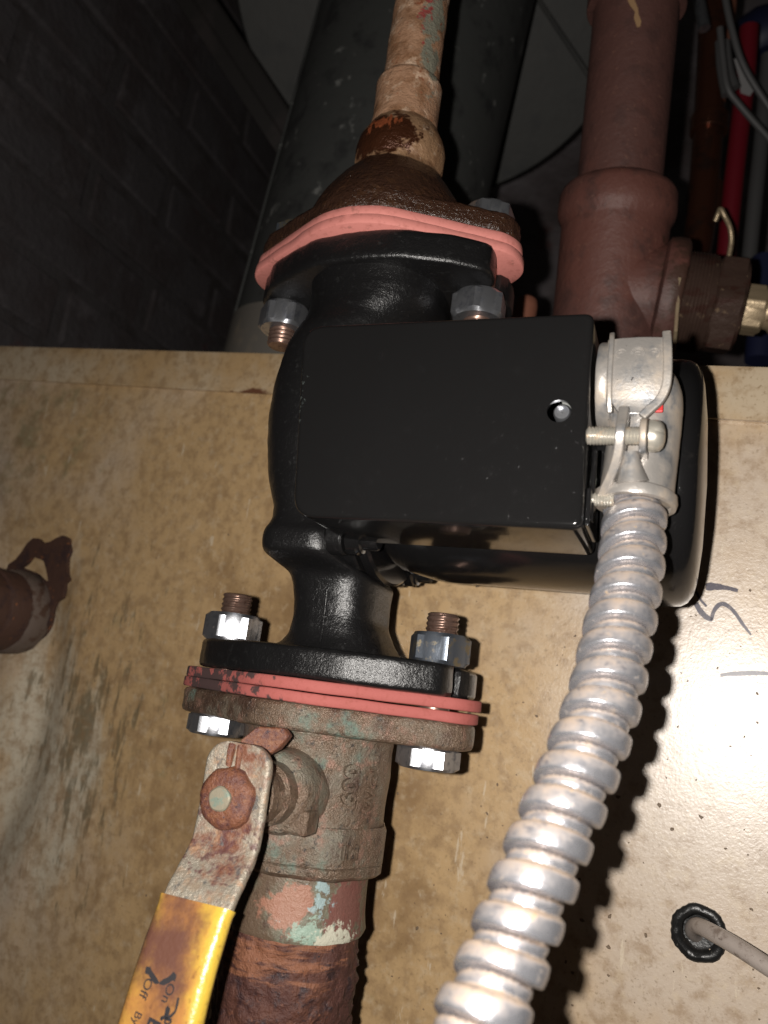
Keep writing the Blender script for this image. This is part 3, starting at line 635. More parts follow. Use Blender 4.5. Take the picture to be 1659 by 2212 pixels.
# ================================================================== THE PUMP
AX = (-2.5, 0)
pump = thing('circulator_pump', 'black cast iron circulator pump with glossy motor and box', 'pump', (-2.5, 0, -77.7))
def se(z, xl, xr, b, n=2.4, cy=0, seg=64, bb=None):
    cx, a = (xl+xr)/2, (xr-xl)/2; ring = []
    for j in range(seg):
        t = 2*PI*j/seg; c, s = math.cos(t), math.sin(t)
        ring.append((cx+a*math.copysign(abs(c)**(2/n), c), cy+(b if s < 0 else (bb or b))*math.copysign(abs(s)**(2/n), s), z))
    return ring
secs = [(-69.5, -23, 22, 22, 2.4), (-67.3, -17.2, 20, 19.5, 2.7), (-64, -14.0, 17.2, 17.8, 2.9), (-58, -13.4, 14.0, 17.0, 3.0), (-53, -13.8, 13.7, 17.4, 3.0),
        (-48, -15.0, 13.7, 18, 3.0), (-45, -16.2, 13.8, 19, 3.0), (-43.2, -17.6, 12, 21.5, 3.2), (-41.8, -19.4, 9, 28.0, 3.6), (-40.6, -20.5, 7, 30.6, 4.2), (-37, -20.9, 7, 31.2, 4.4),
        (-33.6, -20.9, 7, 31.0, 4.2), (-32.0, -21.2, 7, 29.8, 3.4), (-29, -22.2, 7, 29.2, 2.6), (-25, -23.4, 7, 29, 2.3), (-21, -25.1, 8, 30, 2.3), (-14.5, -27.7, 8, 30, 2.3), (-3.5, -29.9, 8, 31, 2.3), (6, -31.2, 8, 31, 2.3), (18, -31.0, 8, 31, 2.3),
        (30.5, -28.9, 9, 30.5, 2.3), (36, -27.0, 11, 29.5, 2.3), (42, -25.2, 15, 27, 2.3), (47, -24.4, 20, 26, 2.4), (52, -24.4, 22.5, 26, 2.4), (58, -25.5, 23, 26.5, 2.4), (64, -26, 23, 26.5, 2.4)]
# resample the sections smoothly
zz = [s[0] for s in secs]; rings = []
for z in np.linspace(zz[0], zz[-1], 170):
    v = [float(np.interp(z, zz, [s[k] for s in secs])) for k in range(1, 5)]; rings.append(se(z, v[0], v[1], v[2], v[3]))
R_ = np.array(rings)
for _ in range(2): R_[1:-1] = (R_[:-2]+2*R_[1:-1]+R_[2:])/4
mb = MB(); mb.loft([list(r) for r in R_]); obj('volute_casing', rough(mb, .16, .25), 'cast', pump, smooth=60)
# mould seam down the neck
mb = MB(); mb.tube([(1.5, -17.7, -50), (1.8, -17.5, -56), (2.0, -17.9, -62), (2.6, -19.6, -66.5)], .38, 8); obj('mould_seam', rough(mb, .2, 1.2), 'cast', pump)
# casing joint disc with bolt ears, facing the motor
MZ = -8
def eared(r, re, rb, n=96):
    out = []
    for k in range(n*2):
        a = 2*PI*k/(n*2); d = a % (PI/2) - PI/4; v = r
        s = rb*math.sin(d)
        if abs(s) < re: v = max(r, rb*math.cos(d)+math.sqrt(re*re-s*s))
        out.append((v*math.cos(a), v*math.sin(a)+MZ))
    return out
YZX = lambda u, v, h: np.array([h, u, v])
mb = MB(); mb.prism(eared(37.5, 5.5, 38.5), YZX, [(2, 4), (.8, 4.6), (0, 5.6), (0, 9.6), (.5, 10.2)]); obj('casing_joint', rough(mb, .12, .3), 'cast', pump, smooth=35)
mb = MB(); mb.prism(eared(36.5, 5.2, 38.5), YZX, [(.5, 10.9), (0, 11.4), (0, 14.2), (.9, 15.0)]); obj('motor_flange', mb, 'gloss', pump, smooth=35)
for k in range(4):
    a = PI/4+k*PI/2; c = (14.8, 38.5*math.cos(a), MZ+38.5*math.sin(a))
    mb = MB(); mb.lathe([(4.6, 0), (4.6, .8), (3.6, 1.2), (3.5, 5.2), (3.0, 5.8), (1.9, 5.8), (1.9, 3.2), (.1, 3.2)], c, (1, 0, 0), 24, fn=lambda r, h, an: (r if r > 2.2 or h < 1 else r*(1-.1*abs(math.sin(3*an)))), cap1=False)
    obj('cap_screw', mb, 'gloss', pump)
mb = MB(); mb.lathe([(29, 16), (31, 19), (32.2, 24), (33.6, 30), (34, 36), (34.2, 92), (34.6, 93.4)], (0, 0, MZ), (1, 0, 0), 128); obj('motor_housing', mb, 'gloss', pump)
mb = MB(); mb.lathe([(34.9, 92.6), (35.9, 93.4), (36.3, 95), (36.3, 101.5), (35.9, 103.8), (34.8, 105.6), (32.6, 107), (29, 107.9), (20, 108.9), (.1, 109.6)], (0, 0, MZ), (1, 0, 0), 128, cap1=False); obj('end_cap', mb, 'gloss', pump, smooth=60)
# terminal box
ho = []
cor = [(1.0, 18.8), (81.2, 18.4), (82.0, -36.8), (7.0, -36.6)]; rad = [7, 2.5, 2.5, 6]
for i, (p, r) in enumerate(zip(cor, rad)):
    p = np.array(p); a = nz(np.array(cor[i-1])-p); b = nz(np.array(cor[(i+1) % 4])-p)
    for k in range(9):
        t = k/8; q = p + a*r*(1-t)**2 + b*r*t**2; ho.append((q[0], q[1]))
fine = []
for i, p in enumerate(ho):
    q = ho[(i+1) % len(ho)]; k = max(1, int(math.dist(p, q)/6))
    for j in range(k): fine.append((p[0]+(q[0]-p[0])*j/k, p[1]+(q[1]-p[1])*j/k))
XZY = lambda u, v, h: np.array([u, -h, v])
P = np.array(fine); nx = np.roll(P, -1, 0)-np.roll(P, 1, 0); nr = np.stack([nx[:, 1], -nx[:, 0]], 1); nr /= np.linalg.norm(nr, axis=1)[:, None]
if np.sum(nr*(P-P.mean(0))) < 0: nr = -nr
def insr(d): return [tuple(x) for x in P-nr*d]
hole = [(74.6+2.9*math.cos(2*PI*k/32), -7.7+2.9*math.sin(2*PI*k/32)) for k in range(32)]
mb = MB(); bm = bmesh.new()
for lp in (insr(1.5), hole):
    vv = [bm.verts.new((x, y, 0)) for x, y in lp]
    for i in range(len(vv)): bm.edges.new((vv[i], vv[(i+1) % len(vv)]))
bmesh.ops.triangle_fill(bm, edges=bm.edges[:], use_beauty=True); bm.verts.index_update()
mb.add([XZY(v.co.x, v.co.y, 58) for v in bm.verts], [tuple(v.index for v in f.verts) for f in bm.faces]); bm.free()
mb.loft([[XZY(x, y, h) for x, y in insr(d)] for d, h in ((1.5, 58), (.9, 57.86), (.44, 57.56), (.12, 57.05), (0, 56.4), (0, 34), (0, 29))], False, False)
mb.loft([[XZY(x, y, h) for x, y in hole] for h in (58, 56.9)], False, False)
mb.loft([[XZY(x, y, h) for x, y in insr(1.1)] for h in (56.9, 29)], False, False)
box = obj('terminal_box', mb, 'boxpaint', pump, smooth=40)
mb = MB(); rn = random.Random(11)  # tiny glossy beads added on the cover to catch flash glints
for k in range(46):
    x, z = rn.uniform(10, 79), rn.choice([rn.uniform(-35, -24), rn.uniform(-35, -28), rn.uniform(-36, 16)])
    r = rn.uniform(.10, .24); mb.lathe([(r, 0), (r*.92, r*.35), (r*.6, r*.7), (r*.1, r*.85)], (x, -57.99, z), (0, -1, 0), 8, cap0=False)
obj('glint_bead', mb, 'gloss', pump, kind='stuff')
# lining a little behind the rim: the base tray that the cover slips over
mb = MB(); mb.prism(insr(1.4), XZY, [(0, 33), (0, 26)]); obj('box_base', mb, 'gloss', pump, bevel=.4)
mb = MB(); mb.box((82.6, -46, -30.5), (.6, 9, 4.6)); mb.box((83.0, -50, -24), (.5, 1.2, 9)); obj('box_tab', mb, 'gloss', pump, bevel=.35)
# flanges of the pump
def flange(name, z0, z1, rc, re, hx, m, parent, ch=1.2, am=.18, sc=.25, cx=-2.5, seed=0, smooth=50):
    n = 6; lv = [(ch, z0), (ch*.3, z0+ch*.3), (0, z0+ch)]+[(0, z0+ch+(z1-z0-2*ch)*k/n) for k in range(1, n)]+[(0, z1-ch), (ch*.3, z1-ch*.3), (ch, z1)]
    mb = MB(); mb.prism(stadium(cx, rc, re, hx), XYZ, lv); return obj(name, rough(mb, am, sc, seed), m, parent, smooth=smooth)
def pflange(name, z0, z1, parent):
    """pump flange: straight front and back faces, ends cut off and slotted"""
    out = [(-44, -9), (-40, -15), (-30, -21), (-17, -27.5), (0, -29.5), (14, -28.5), (30, -23), (40.5, -16.5), (41.8, -15), (41.8, -5.2), (38.5, -4.6), (35.5, -3), (35.5, 3), (38.5, 4.6), (41.8, 5.2), (41.8, 15), (30, 23), (14, 28.5), (-17, 28.5), (-30, 22), (-44, 14), (-48.5, 8), (-49.3, 2), (-48.5, -5)]
    f = []
    for i, p in enumerate(out):
        q = out[(i+1) % len(out)]; k = max(1, int(math.dist(p, q)/2.5))
        for j in range(k): f.append((p[0]+(q[0]-p[0])*j/k, p[1]+(q[1]-p[1])*j/k))
    F = np.array(f); F = (np.roll(F, 1, 0)+2*F+np.roll(F, -1, 0))/4
    mb = MB(); ch = 1.3; lv = [(ch, z0), (ch*.3, z0+ch*.3), (0, z0+ch)]+[(0, z0+ch+(z1-z0-2*ch)*k/6) for k in range(1, 6)]+[(0, z1-ch), (ch*.3, z1-ch*.3), (ch, z1)]
    mb.prism([tuple(x) for x in F], XYZ, lv); return obj(name, rough(mb, .2, .3), 'cast', parent, smooth=50)
pflange('lower_flange', -77.5, -68.3, pump)
pflange('upper_flange', 57.6, 68.2, pump)
# the rounded lug seen behind the slotted end of the lower flange
for z0, z1 in ((-77.3, -68.8), (58, 68)):
    mb = MB(); lug = [(37, 3), (37, 17), (40.5, 18.5), (43, 17), (43.6, 12), (43.2, 6), (41, 3)]
    mb.prism(lug, XYZ, [(.6, z0), (0, z0+.8), (0, z1-.8), (.6, z1)]); obj('flange_lug', mb, 'cast', pump, bevel=.8)
# ------------------------------------------------------------------ gaskets
def gask(z0, z1, m, label, grp, rc=32.5, re=12.5, hx=38.2, seed=0, dx=0., tilt=0.):
    mb = MB(); mb.prism(stadium(-2.5+dx, rc, re, hx), XYZ, [(.35, z0), (0, z0+.35), (0, (z0+z1)/2), (0, z1-.35), (.35, z1)])
    mb.v = [(x+.25*mnoise.noise(Vector((x*.15, y*.15, seed+5.))), y+.25*mnoise.noise(Vector((x*.15, y*.15, seed+9.)))+.12*mnoise.noise(Vector((x*.9, y*.9, z))), z+tilt*(x+2.5)+.2*mnoise.noise(Vector((x*.08, y*.08, seed)))) for x, y, z in mb.v]
    o = obj('flange_gasket', mb, m, base=(-2.5, 0, z0), smooth=50); tag(o, label, 'gasket', grp); return o
gask(68.35, 71.9, 'gasket', 'lower of the two pink rubber gaskets at the top flange', 'rubber flange gaskets', rc=33.2, re=13.2, seed=1)
gask(72.15, 75.7, 'gasket', 'upper pink rubber gasket against the wet brown flange', 'rubber flange gaskets', rc=32.2, re=12.6, seed=2)
gask(-81.0, -77.65, 'gasket_dirty', 'upper red gasket against the black lower pump flange', 'rubber flange gaskets', rc=31.5, re=12.5, seed=3, tilt=.003, dx=.6)
gask(-84.45, -81.3, 'gasket_dirty', 'lower red gasket resting on the bronze valve flange', 'rubber flange gaskets', rc=31.8, re=12.5, seed=4, tilt=-.003)
# ------------------------------------------------------------------ bolts
def bolt(cx, head_z, nut_z, end_z, up, m, label, ph):
    """head_z: outer face of the flange where the head sits; nut_z where the nut sits"""
    t = thing('hex_bolt', label, 'bolt', (cx, 0, head_z), 'flange bolts of the pump')
    s = 1 if up else -1                       # head above (up) or below
    mb = MB(); hexnut(mb, (cx, 0, head_z), (0, 0, s), 17, 6.6, ph=ph[0]); obj('bolt_head', mb, m[0], t, smooth=25)
    mb = MB(); mb.lathe([(4.9, 0), (4.9, abs(head_z-nut_z))], (cx, 0, head_z), (0, 0, -s), 24); obj('bolt_shank', mb, 'thread', t)
    mb = MB(); hexnut(mb, (cx, 0, nut_z), (0, 0, -s), 17.2, 9.4, ph=ph[1]); n = obj('nut', mb, m[1], t, smooth=25)
    mb = MB(); thread(mb, (cx, 0, nut_z-s*9.2), (0, 0, -s), 5.2, abs(end_z-nut_z)-9.2); obj('threaded_end', mb, 'thread', t)
bolt(-40, 84.2, 57.5, 42.3, True, ('zincdark', 'zinc'), 'bolt with grey nut at the left end of the top flange', (.1, .30))
bolt(35, 84.2, 57.5, 42.3, True, ('zinc', 'zinc'), 'bolt with grey nut at the right end of the top flange', (.55, .62))
bolt(-40, -92.4, -68.2, -52.2, False, ('zinc', 'zinc'), 'bolt with bright nut at the left end of the lower flange', (.45, .50))
bolt(34.4, -92.4, -68.2, -52.8, False, ('zinc', 'zincdark'), 'bolt with dark bluish nut at the right end of the lower flange', (.28, .02))
# ------------------------------------------------------------------ upper flange and copper pipe
uf = thing('upper_pipe_flange', 'wet dark brown rusty oval flange above the pink gaskets', 'pipe flange', (-2.5, 0, 75.8))
flange('flange_plate', 75.9, 84.2, 30.5, 12.3, 37.2, 'rustfl', uf, am=.55, sc=.22, ch=1.6)
mb = MB(); mb.lathe([(30.5, 82.5), (30, 85), (29, 88), (27.3, 92), (24.8, 96.5), (21.8, 101), (19.0, 105), (17.2, 107), (15, 107.2)], (-2.2, 0, 0), (0, 0, 1), 80, cap1=True); obj('flange_hub', rough(mb, .5, .22, 4), 'rustfl', uf)
cp = thing('copper_pipe', 'tan crusted copper pipe rising from the wet brown flange', 'pipe', (-2, 0, 105))
mb = MB(); prof = [(15.6, 104.5), (15.9, 108.5), (15.6, 109.6), (15.9, 110.6), (16.9, 112), (17.2, 118), (16.4, 122.5), (14.4, 126.5), (13.2, 128.6)]
mb.lathe(prof, (-2, 0, 0), (0, 0, 1), 72, fn=lambda r, h, a: r*(1-(.03 if 111 < h < 121 else 0)*(1-abs(math.cos(4*a))))); obj('threaded_adapter', rough(mb, .3, .2), 'adapter', cp)
mb = MB(); mb.lathe([(13.0, 126.5), (13.1, 130), (12.5, 133), (12.6, 145), (12.9, 148), (12.3, 149.6), (11.2, 150.4)], (-2.2, 0, 0), (0, 0, 1), 64); obj('solder_coupling', rough(mb, .35, .18, 2), 'copper', cp)
mb = MB(); mb.lathe([(10.9, 148)]+[(10.75+.12*math.sin(i*1.3), 151+i*3) for i in range(50)], (-2.2, 0, 0), (.001, 0, 1), 56); obj('pipe', rough(mb, .3, .12, 5), 'copper', cp)
# ------------------------------------------------------------------ flange valve
va = thing('ball_valve', 'weathered bronze flange ball valve under the red gaskets', 'valve', (-2.5, 0, -150))
flange('flange_plate', -92.4, -84.5, 29.5, 11.5, 38.5, 'bronze', va, am=.3, sc=.25, ch=1.4, seed=3)
mb = MB(); mb.lathe([(25.5, -90.5), (24.0, -93.5), (23.7, -97), (23.9, -104), (23.5, -110), (23.4, -116), (23.4, -118)], (-2.0, 0, 0), (0, 0, 1), 96)
body_tree = bvh(rough(mb, .28, .25, 7))
obj('body', mb, 'bronze', va, smooth=60)
mb = MB(); 
def octo(r, h, a): a = (a) % (PI/4)-PI/8; return min(r*1.012, r*.962/math.cos(a))
mb.lathe([(21, -117.6), (24.4, -117.8), (25.2, -118.8), (25.2, -126), (25.1, -128.2), (24.7, -128.5), (25.1, -128.8), (25.0, -130.8), (23.6, -132), (20.5, -132.3)], (-2.0, 0, 0), (0, 0, 1), 96, fn=octo); band_tree = bvh(rough(mb, .2, .3, 9)); obj('hex_band', mb, 'bronze', va, smooth=45)
mb = MB(); mb.lathe([(20.9, -131.5), (20.9, -136), (21.2, -144), (21.7, -147.6), (21.3, -149), (18.5, -149.8)], (-2.0, 0, 0), (0, 0, 1), 80); obj('end_collar', rough(mb, .3, .3, 2), 'nipple', va)
# stem boss toward the viewer, packing nut
SX, SZ = -.2, -109.2
mb = MB(); mb.lathe([(13.4, 8), (12.2, 20), (11.6, 27), (10.8, 31.0), (9.6, 32.0), (.1, 32.2)], (SX, 0, SZ), (0, -1, 0), 72, cap1=False); mb_boss = mb
obj('stem_boss', rough(mb, .3, .2, 1), 'bronze', va)
mb = MB(); mb.box((7.2, -27, -115.8), (4.6, 4.2, 3.4)); obj('stop_lug', mb, 'bronze', va, bevel=1.2)
mb = MB(); mb.lathe([(8.6, 31), (8.6, 37), (7.6, 38), (7.4, 44), (5, 44), (5, 53)], (SX, 0, SZ), (0, -1, 0), 40); obj('packing_nut', rough(mb, .2, .3), 'bronze', va)
# stop tab pointing up above the lever
mb = MB(); tabp = [(-4.5, -46, -98), (-4, -46.5, -95.5), (-1, -44, -91.6), (5, -40, -91.2), (6.4, -39, -93.2), (4.8, -41, -96.8), (2.5, -44, -99)]
mb.loft([[np.array(p) for p in tabp], [np.array(p)+np.array([0, 3.2, 0]) for p in tabp]]); obj('stop_tab', rough(mb, .3, .4), 'rustnut', va, bevel=.6)
# raised lettering
def text(s, size, fn, ext, parent, m, name, narrow=1.0, weight=0.0, rig=None):
    cu = bpy.data.curves.new('t', 'FONT'); cu.body = s; cu.size = 1; cu.extrude = .06; cu.align_x = 'CENTER'; cu.align_y = 'CENTER'; cu.offset = weight
    cu.resolution_u = 3; to = bpy.data.objects.new('t', cu); scn.collection.objects.link(to); bpy.context.view_layer.update()
    me = bpy.data.meshes.new_from_object(to.evaluated_get(bpy.context.evaluated_depsgraph_get()))
    bm = bmesh.new(); bm.from_mesh(me)
    bmesh.ops.subdivide_edges(bm, edges=[e for e in bm.edges if e.calc_length() > .3], cuts=2)
    mb = MB(); bm.verts.index_update()
    mb.add([fn(v.co.x*size*narrow, v.co.y*size, ext*(1 if v.co.z > 0 else -.6)) for v in bm.verts], [tuple(v.index for v in f.verts) for f in bm.faces]); bm.free()
    bpy.data.objects.remove(to); bpy.data.curves.remove(cu); bpy.data.meshes.remove(me)
    return obj(name, mb, m, parent, smooth=30)
def oncyl(a0, z0, tree, rot=90):
    """lay lettering on the round casting by casting rays at its axis"""
    ca, sa = math.cos(math.radians(rot)), math.sin(math.radians(rot))
    def f(x, y, h):
        u, v = x*ca-y*sa, x*sa+y*ca; an = a0+u/24.; d = np.array([math.sin(an), -math.cos(an), 0])
        o = np.array([-2.0, 0, z0+v]); q = cast(tree, o+d*40, -d)
        if q is None: q = o+d*24
        return q + d*h
    return f
text('600', 6.2, oncyl(math.radians(50), -105.6, body_tree), 1.8, va, 'bronze', 'raised_lettering', 1.25, .03)
text('WOG', 4.2, oncyl(math.radians(69), -104.8, body_tree), 1.4, va, 'bronze', 'raised_lettering', 1.5, .02)
text('1M', 5.6, oncyl(math.radians(54), -123.8, band_tree, 0), 1.3, va, 'bronze', 'raised_lettering', .9, .01)
# lever
lever = None
path = [(-53, -95.8), (-53, -97), (-53, -104), (-53, -112), (-53.2, -118), (-54.6, -122), (-58, -126.5), (-61.5, -131), (-64, -137), (-66.4, -144), (-68.4, -152), (-70.3, -162), (-72, -174), (-74, -190), (-76, -208)]
PT = spline([(0., y, z) for y, z in path], 5)
def sweep_bar(mb, pts, wfn, thfn, lip=0., off=0., nr=None, xc=None):
    n = len(pts); rings = []
    for i, p in enumerate(pts):
        t = nz(pts[min(i+1, n-1)]-pts[max(i-1, 0)]); q = np.cross([1, 0, 0], t); q = q if q[1] < 0 else -q
        f = i/(n-1); w = wfn(f, p)/2; th = thfn(f, p)/2; c = np.array(p) + np.array([xc(p) if xc else .8, 0, 0]) + q*off; r = min(th*.9, w*.4); ring = []
        for (sx, sy, a0) in ((1, 1, 0), (-1, 1, 90), (-1, -1, 180), (1, -1, 270)):
            for k in range(4):
                a = math.radians(a0+k*30); x = sx*(w-r)+r*math.cos(a); y = sy*(th-r)+r*math.sin(a)
                ring.append(c + np.array([1, 0, 0])*x + q*(y + (lip*(abs(x)/w)**6 if y > 0 else 0)))
            if a0 in (0, 180):
                for k in range(1, 8):
                    x = (w-r)*(1-2*k/8)*(1 if a0 == 0 else -1); y = th if a0 == 0 else -th
                    ring.append(c + np.array([1, 0, 0])*x + q*y)
        rings.append(ring)
    mb.loft(rings)
def topround(f, p):
    z = p[2]; d = -95.6-z; r = 6.0
    return 18.6 if d > r else 18.6-2*r+2*math.sqrt(max(.3, r*r-(r-max(d, 0))**2))
mb = MB(); pl = [np.array([0, -53, z]) for z in (-95.7, -95.9, -96.3, -96.9, -97.8, -99, -100.5, -102)]+[p for p in PT if p[2] < -103 and p[2] > -142]
sweep_bar(mb, pl, topround, lambda f, p: 2.6, lip=.5)
lever = obj('lever', rough(mb, .16, .3), 'handle', va, smooth=50)
mb = MB(); pl = [p for p in PT if p[2] < -131.5]
sweep_bar(mb, pl, lambda f, p: 19.2+1.6*f+.9*math.exp(-f*40), lambda f, p: 4.6+2.2*f, off=.4)
grip_tree = bvh(rough(mb, .08, .16, 3)); grip = obj('grip', mb, 'yellow', lever, smooth=60)
# nut and stem end on the lever
mb = MB(); hexnut(mb, (SX-.2, -54.1, SZ), (0, -1, 0), 14.2, 3.8, ph=.3)
mb2 = MB(); mb2.lathe([(7.8, 0), (7.6, 1.2), (7.0, 2.4), (5.6, 3.0), (3.0, 3.1)], (SX, -54.1, SZ), (0, -1, 0), 64, fn=lambda r, h, a: min(r, 7.35/math.cos((a+.3) % (PI/3)-PI/6)))
obj('lever_nut', rough(mb2, .32, .35), 'rustnut', lever, smooth=60)
mb = MB(); mb.lathe([(3.0, 0), (3.0, 3.9), (2.6, 4.3), (.1, 4.4)], (SX-.5, -54.0, SZ), (0, -1, 0), 24, fn=lambda r, h, a: r*(1+.03*math.cos(5*a)), cap1=False); obj('stem_end', mb, 'stem', lever)
mb = MB(); mb.tube([(-1.5, -54.2, -96.2), (-1.2, -55.2, -98), (-1.2, -55, -101.5)], .9, 8); mb.tube([(.9, -54.4, -96.2), (1.2, -54.9, -98), (1.2, -54.6, -101.5)], .7, 8)
obj('rust_ridge', rough(mb, .35, .6), 'rustnut', lever)
# print on the grip: ON / OFF with arrows, wire script and part of a line
def ongrip(px0, py0, rot):
    """flat print on the front face of the grip around the point seen at (px0, py0)"""
    c = cast(grip_tree, CAM, ray(px0, py0)); ca, sa = math.cos(math.radians(rot)), math.sin(math.radians(rot))
    def f(x, y, h):
        p = np.array([c[0]+x*ca-y*sa, c[1]-15, c[2]+x*sa+y*ca]); q = cast(grip_tree, p, (0, 1, 0))
        if q is None: q = np.array([p[0], c[1], p[2]])
        return q + np.array([0, -.06-max(h, -.03)*.6, 0])
    return f
D2 = lambda x, y: (263.3+.12566*x, 2057.3+.12566*y)      # crop of the photograph -> picture position
text('Off', 3.0, ongrip(*D2(415, 610), -97), .14, lever, 'ink', 'print', 1.0)
text('On', 3.0, ongrip(*D2(795, 700), -97), .14, lever, 'ink', 'print', 1.0)
text('By', 2.6, ongrip(*D2(255, 1130), -97), .14, lever, 'ink', 'print', 1.0)
text('Ball', 4.4, ongrip(*D2(470, 1420), -97), .14, lever, 'ink', 'print', 1.0, .03)
def gstroke(pts, ws, name='print'):
    mb = MB(); P = [cast(grip_tree, CAM, ray(*D2(*p))) for p in pts]
    P = spline([p for p in P if p is not None], 5); n = len(P); rings = []
    for i, p in enumerate(P):
        t = nz(P[min(i+1, n-1)]-P[max(i-1, 0)]); q = nz(np.cross(t, [0, -1, 0])); f = i/(n-1)*(len(ws)-1); k = min(int(f), len(ws)-2); w = ws[k]+(ws[k+1]-ws[k])*(f-k)
        row = []
        for a in (-1, 0, 1):
            g = p+q*w*a; hh = cast(grip_tree, g+np.array([0, -12, 0]), (0, 1, 0)); g = hh if hh is not None else g; row.append(g+np.array([0, -.09, 0]))
        rings.append(row)
    mb.loft(rings, False, False, closed=False); return obj(name, mb, 'ink', lever)
gstroke([(640, 525), (590, 495), (540, 430), (490, 350), (450, 300), (425, 245)], (.15, .55, .6, .5, .85, .1))
gstroke([(645, 530), (720, 510), (800, 475), (860, 430), (900, 410), (940, 390)], (.2, .6, .6, .6, 1.0, .1))
gstroke([(975, 775), (955, 880), (925, 1000), (870, 1070), (810, 1115), (760, 1110), (790, 1000), (800, 940), (770, 960), (745, 1080), (680, 1150), (700, 1110), (780, 1150), (860, 1160)], (.25, .3, .25, .3, .3, .2, .2, .2, .2, .25, .3, .25, .25, .25))
gstroke([(820, 950), (815, 1010), (790, 1090), (740, 1200), (800, 1230), (860, 1180)], (.2, .22, .22, .22, .22, .22))
# ------------------------------------------------------------------ rusted iron pipe below
mb = MB(); prof = [(19.5, -148.5)]+[(20.2, -149.5-i*.8) for i in range(110)]
mb.lathe(prof, (-3.2, 0, 0), (-.006, 0, 1), 140, cap0=True, cap1=True)
out = []
for x, y, z in mb.v:
    a = math.atan2(y, x+2.4); q = Vector((math.cos(a)*20, math.sin(a)*20, z))
    d = .9*mnoise.noise(q*.12)+.7*mnoise.noise(q*.35)+.45*mnoise.noise(q*.9)
    k = math.exp(-((a-.40)/.30)**2); d += k*(.5+1.5*mnoise.noise(Vector((0, 3, z*.35)))+.8*mnoise.noise(Vector((9, 0, z*.9))))*min(1, max(0, (-z-152)/6))
    out.append((x+math.cos(a)*d, y+math.sin(a)*d, z))
mb.v = out; o = obj('iron_pipe', mb, 'rustpipe', base=(-2.4, 0, -236)); tag(o, 'heavily rusted scaly iron pipe below the bronze valve', 'pipe')
# ------------------------------------------------------------------ conduit connector
cn = thing('conduit_connector', 'cast zinc right-angle conduit connector on the side of the black box', 'connector', (82, -46, 4))
CYc, CZc = -45.5, 3.6
mb = MB(); mb.lathe([(10.9, 82.4), (11.2, 82.9), (11.2, 85.0), (10.7, 85.6), (9.6, 85.8)], (0, CYc, CZc), (1, 0, 0), 64); obj('collar', rough(mb, .06, .4), 'diecast', cn)
mb = MB(); mb.lathe([(7.3, 74), (8.6, 74.4), (8.6, 78.6), (7.4, 79)], (0, CYc, CZc-2), (1, 0, 0), 32, fn=lambda r, h, a: r*(1+.06*math.cos(8*a))); obj('locknut', mb, 'greyduct', cn)
mb = MB(); mb.lathe([(2.15, 0), (2.15, 5.5), (1.8, 6), (1.3, 6), (1.3, 5.2), (.1, 5.2)], (74.9, -49.5, -6.9), (0, -1, 0), 24, cap1=False); obj('inner_screw', mb, 'zinc', pump)
# elbow body
pe = spline([(85, CYc, CZc), (90, CYc+.2, CZc-.2), (93.2, CYc+.8, CZc-3.2), (93.6, CYc+1.6, CZc-9), (93.2, CYc+1.8, -16), (92.6, CYc+1.2, -25.5)], 8)
mb = MB(); mb.tube(pe, lambda f: 9.3 if f < .25 else 9.3-.6*min(1, (f-.25)*2), 48); obj('elbow_body', rough(mb, .1, .3), 'diecast', cn, smooth=60)
# cover plate on the front, sweeping into the clamp strap
def cover_rings(sec, th):
    rings = []
    for z, xl, xr, yf, cur in sec:
        ring = []; n = 12
        for k in range(n+1):
            t = k/n; x = xl+(xr-xl)*t; ring.append((x, yf+cur*(2*t-1)**2, z))
        for k in range(n, -1, -1):
            t = k/n; x = xl+(xr-xl)*t; ring.append((x, yf+th+cur*(2*t-1)**2, z))
        rings.append(ring)
    return rings
sec = [(12.6, 84.6, 98.2, -55.0, .8), (8, 84.6, 98.4, -56.4, .8), (3, 84.7, 98.6, -56.8, .8), (-1, 85.0, 98.6, -56.4, .8), (-3.5, 85.8, 97.6, -55.8, .6), (-5.8, 87.4, 95.6, -55.4, .4), (-7.6, 88.4, 93.8, -55.6, .2)]
mb = MB(); mb.loft(cover_rings(sec, 2.0)); obj('cover_plate', rough(mb, .06, .4), 'diecast', cn, smooth=50, bevel=.3)
def rim(pts, w, d):
    P = spline(pts, 6); n = len(P); mb = MB(); rings = []
    for i, p in enumerate(P):
        t = nz(P[min(i+1, n-1)]-P[max(i-1, 0)]); x = nz(np.cross(t, [0, -1, 0])); y = np.cross(x, t)
        rings.append([p+x*a*w/2+y*b*d/2 for a, b in ((-1, -1), (1, -1), (1, 1), (-1, 1))])
    mb.loft(rings); return mb
obj('cover_rim', rim([(98.2, -54.0, 13.8), (98.6, -56.0, 9), (98.9, -56.7, 3), (98.7, -56.4, -1.2), (97.4, -56.0, -4.4), (95.2, -55.9, -6.8), (93.6, -55.9, -8.6)], 2.1, 1.9), 'diecast', cn, bevel=.45)
obj('cover_rim', rim([(85.4, -52.5, 14.6), (85.6, -54.8, 12), (85.7, -56.0, 8), (85.8, -56.4, 2), (86.0, -55.8, -4), (86.2, -54.6, -7)], 1.3, 1.6), 'diecast', cn, bevel=.4)
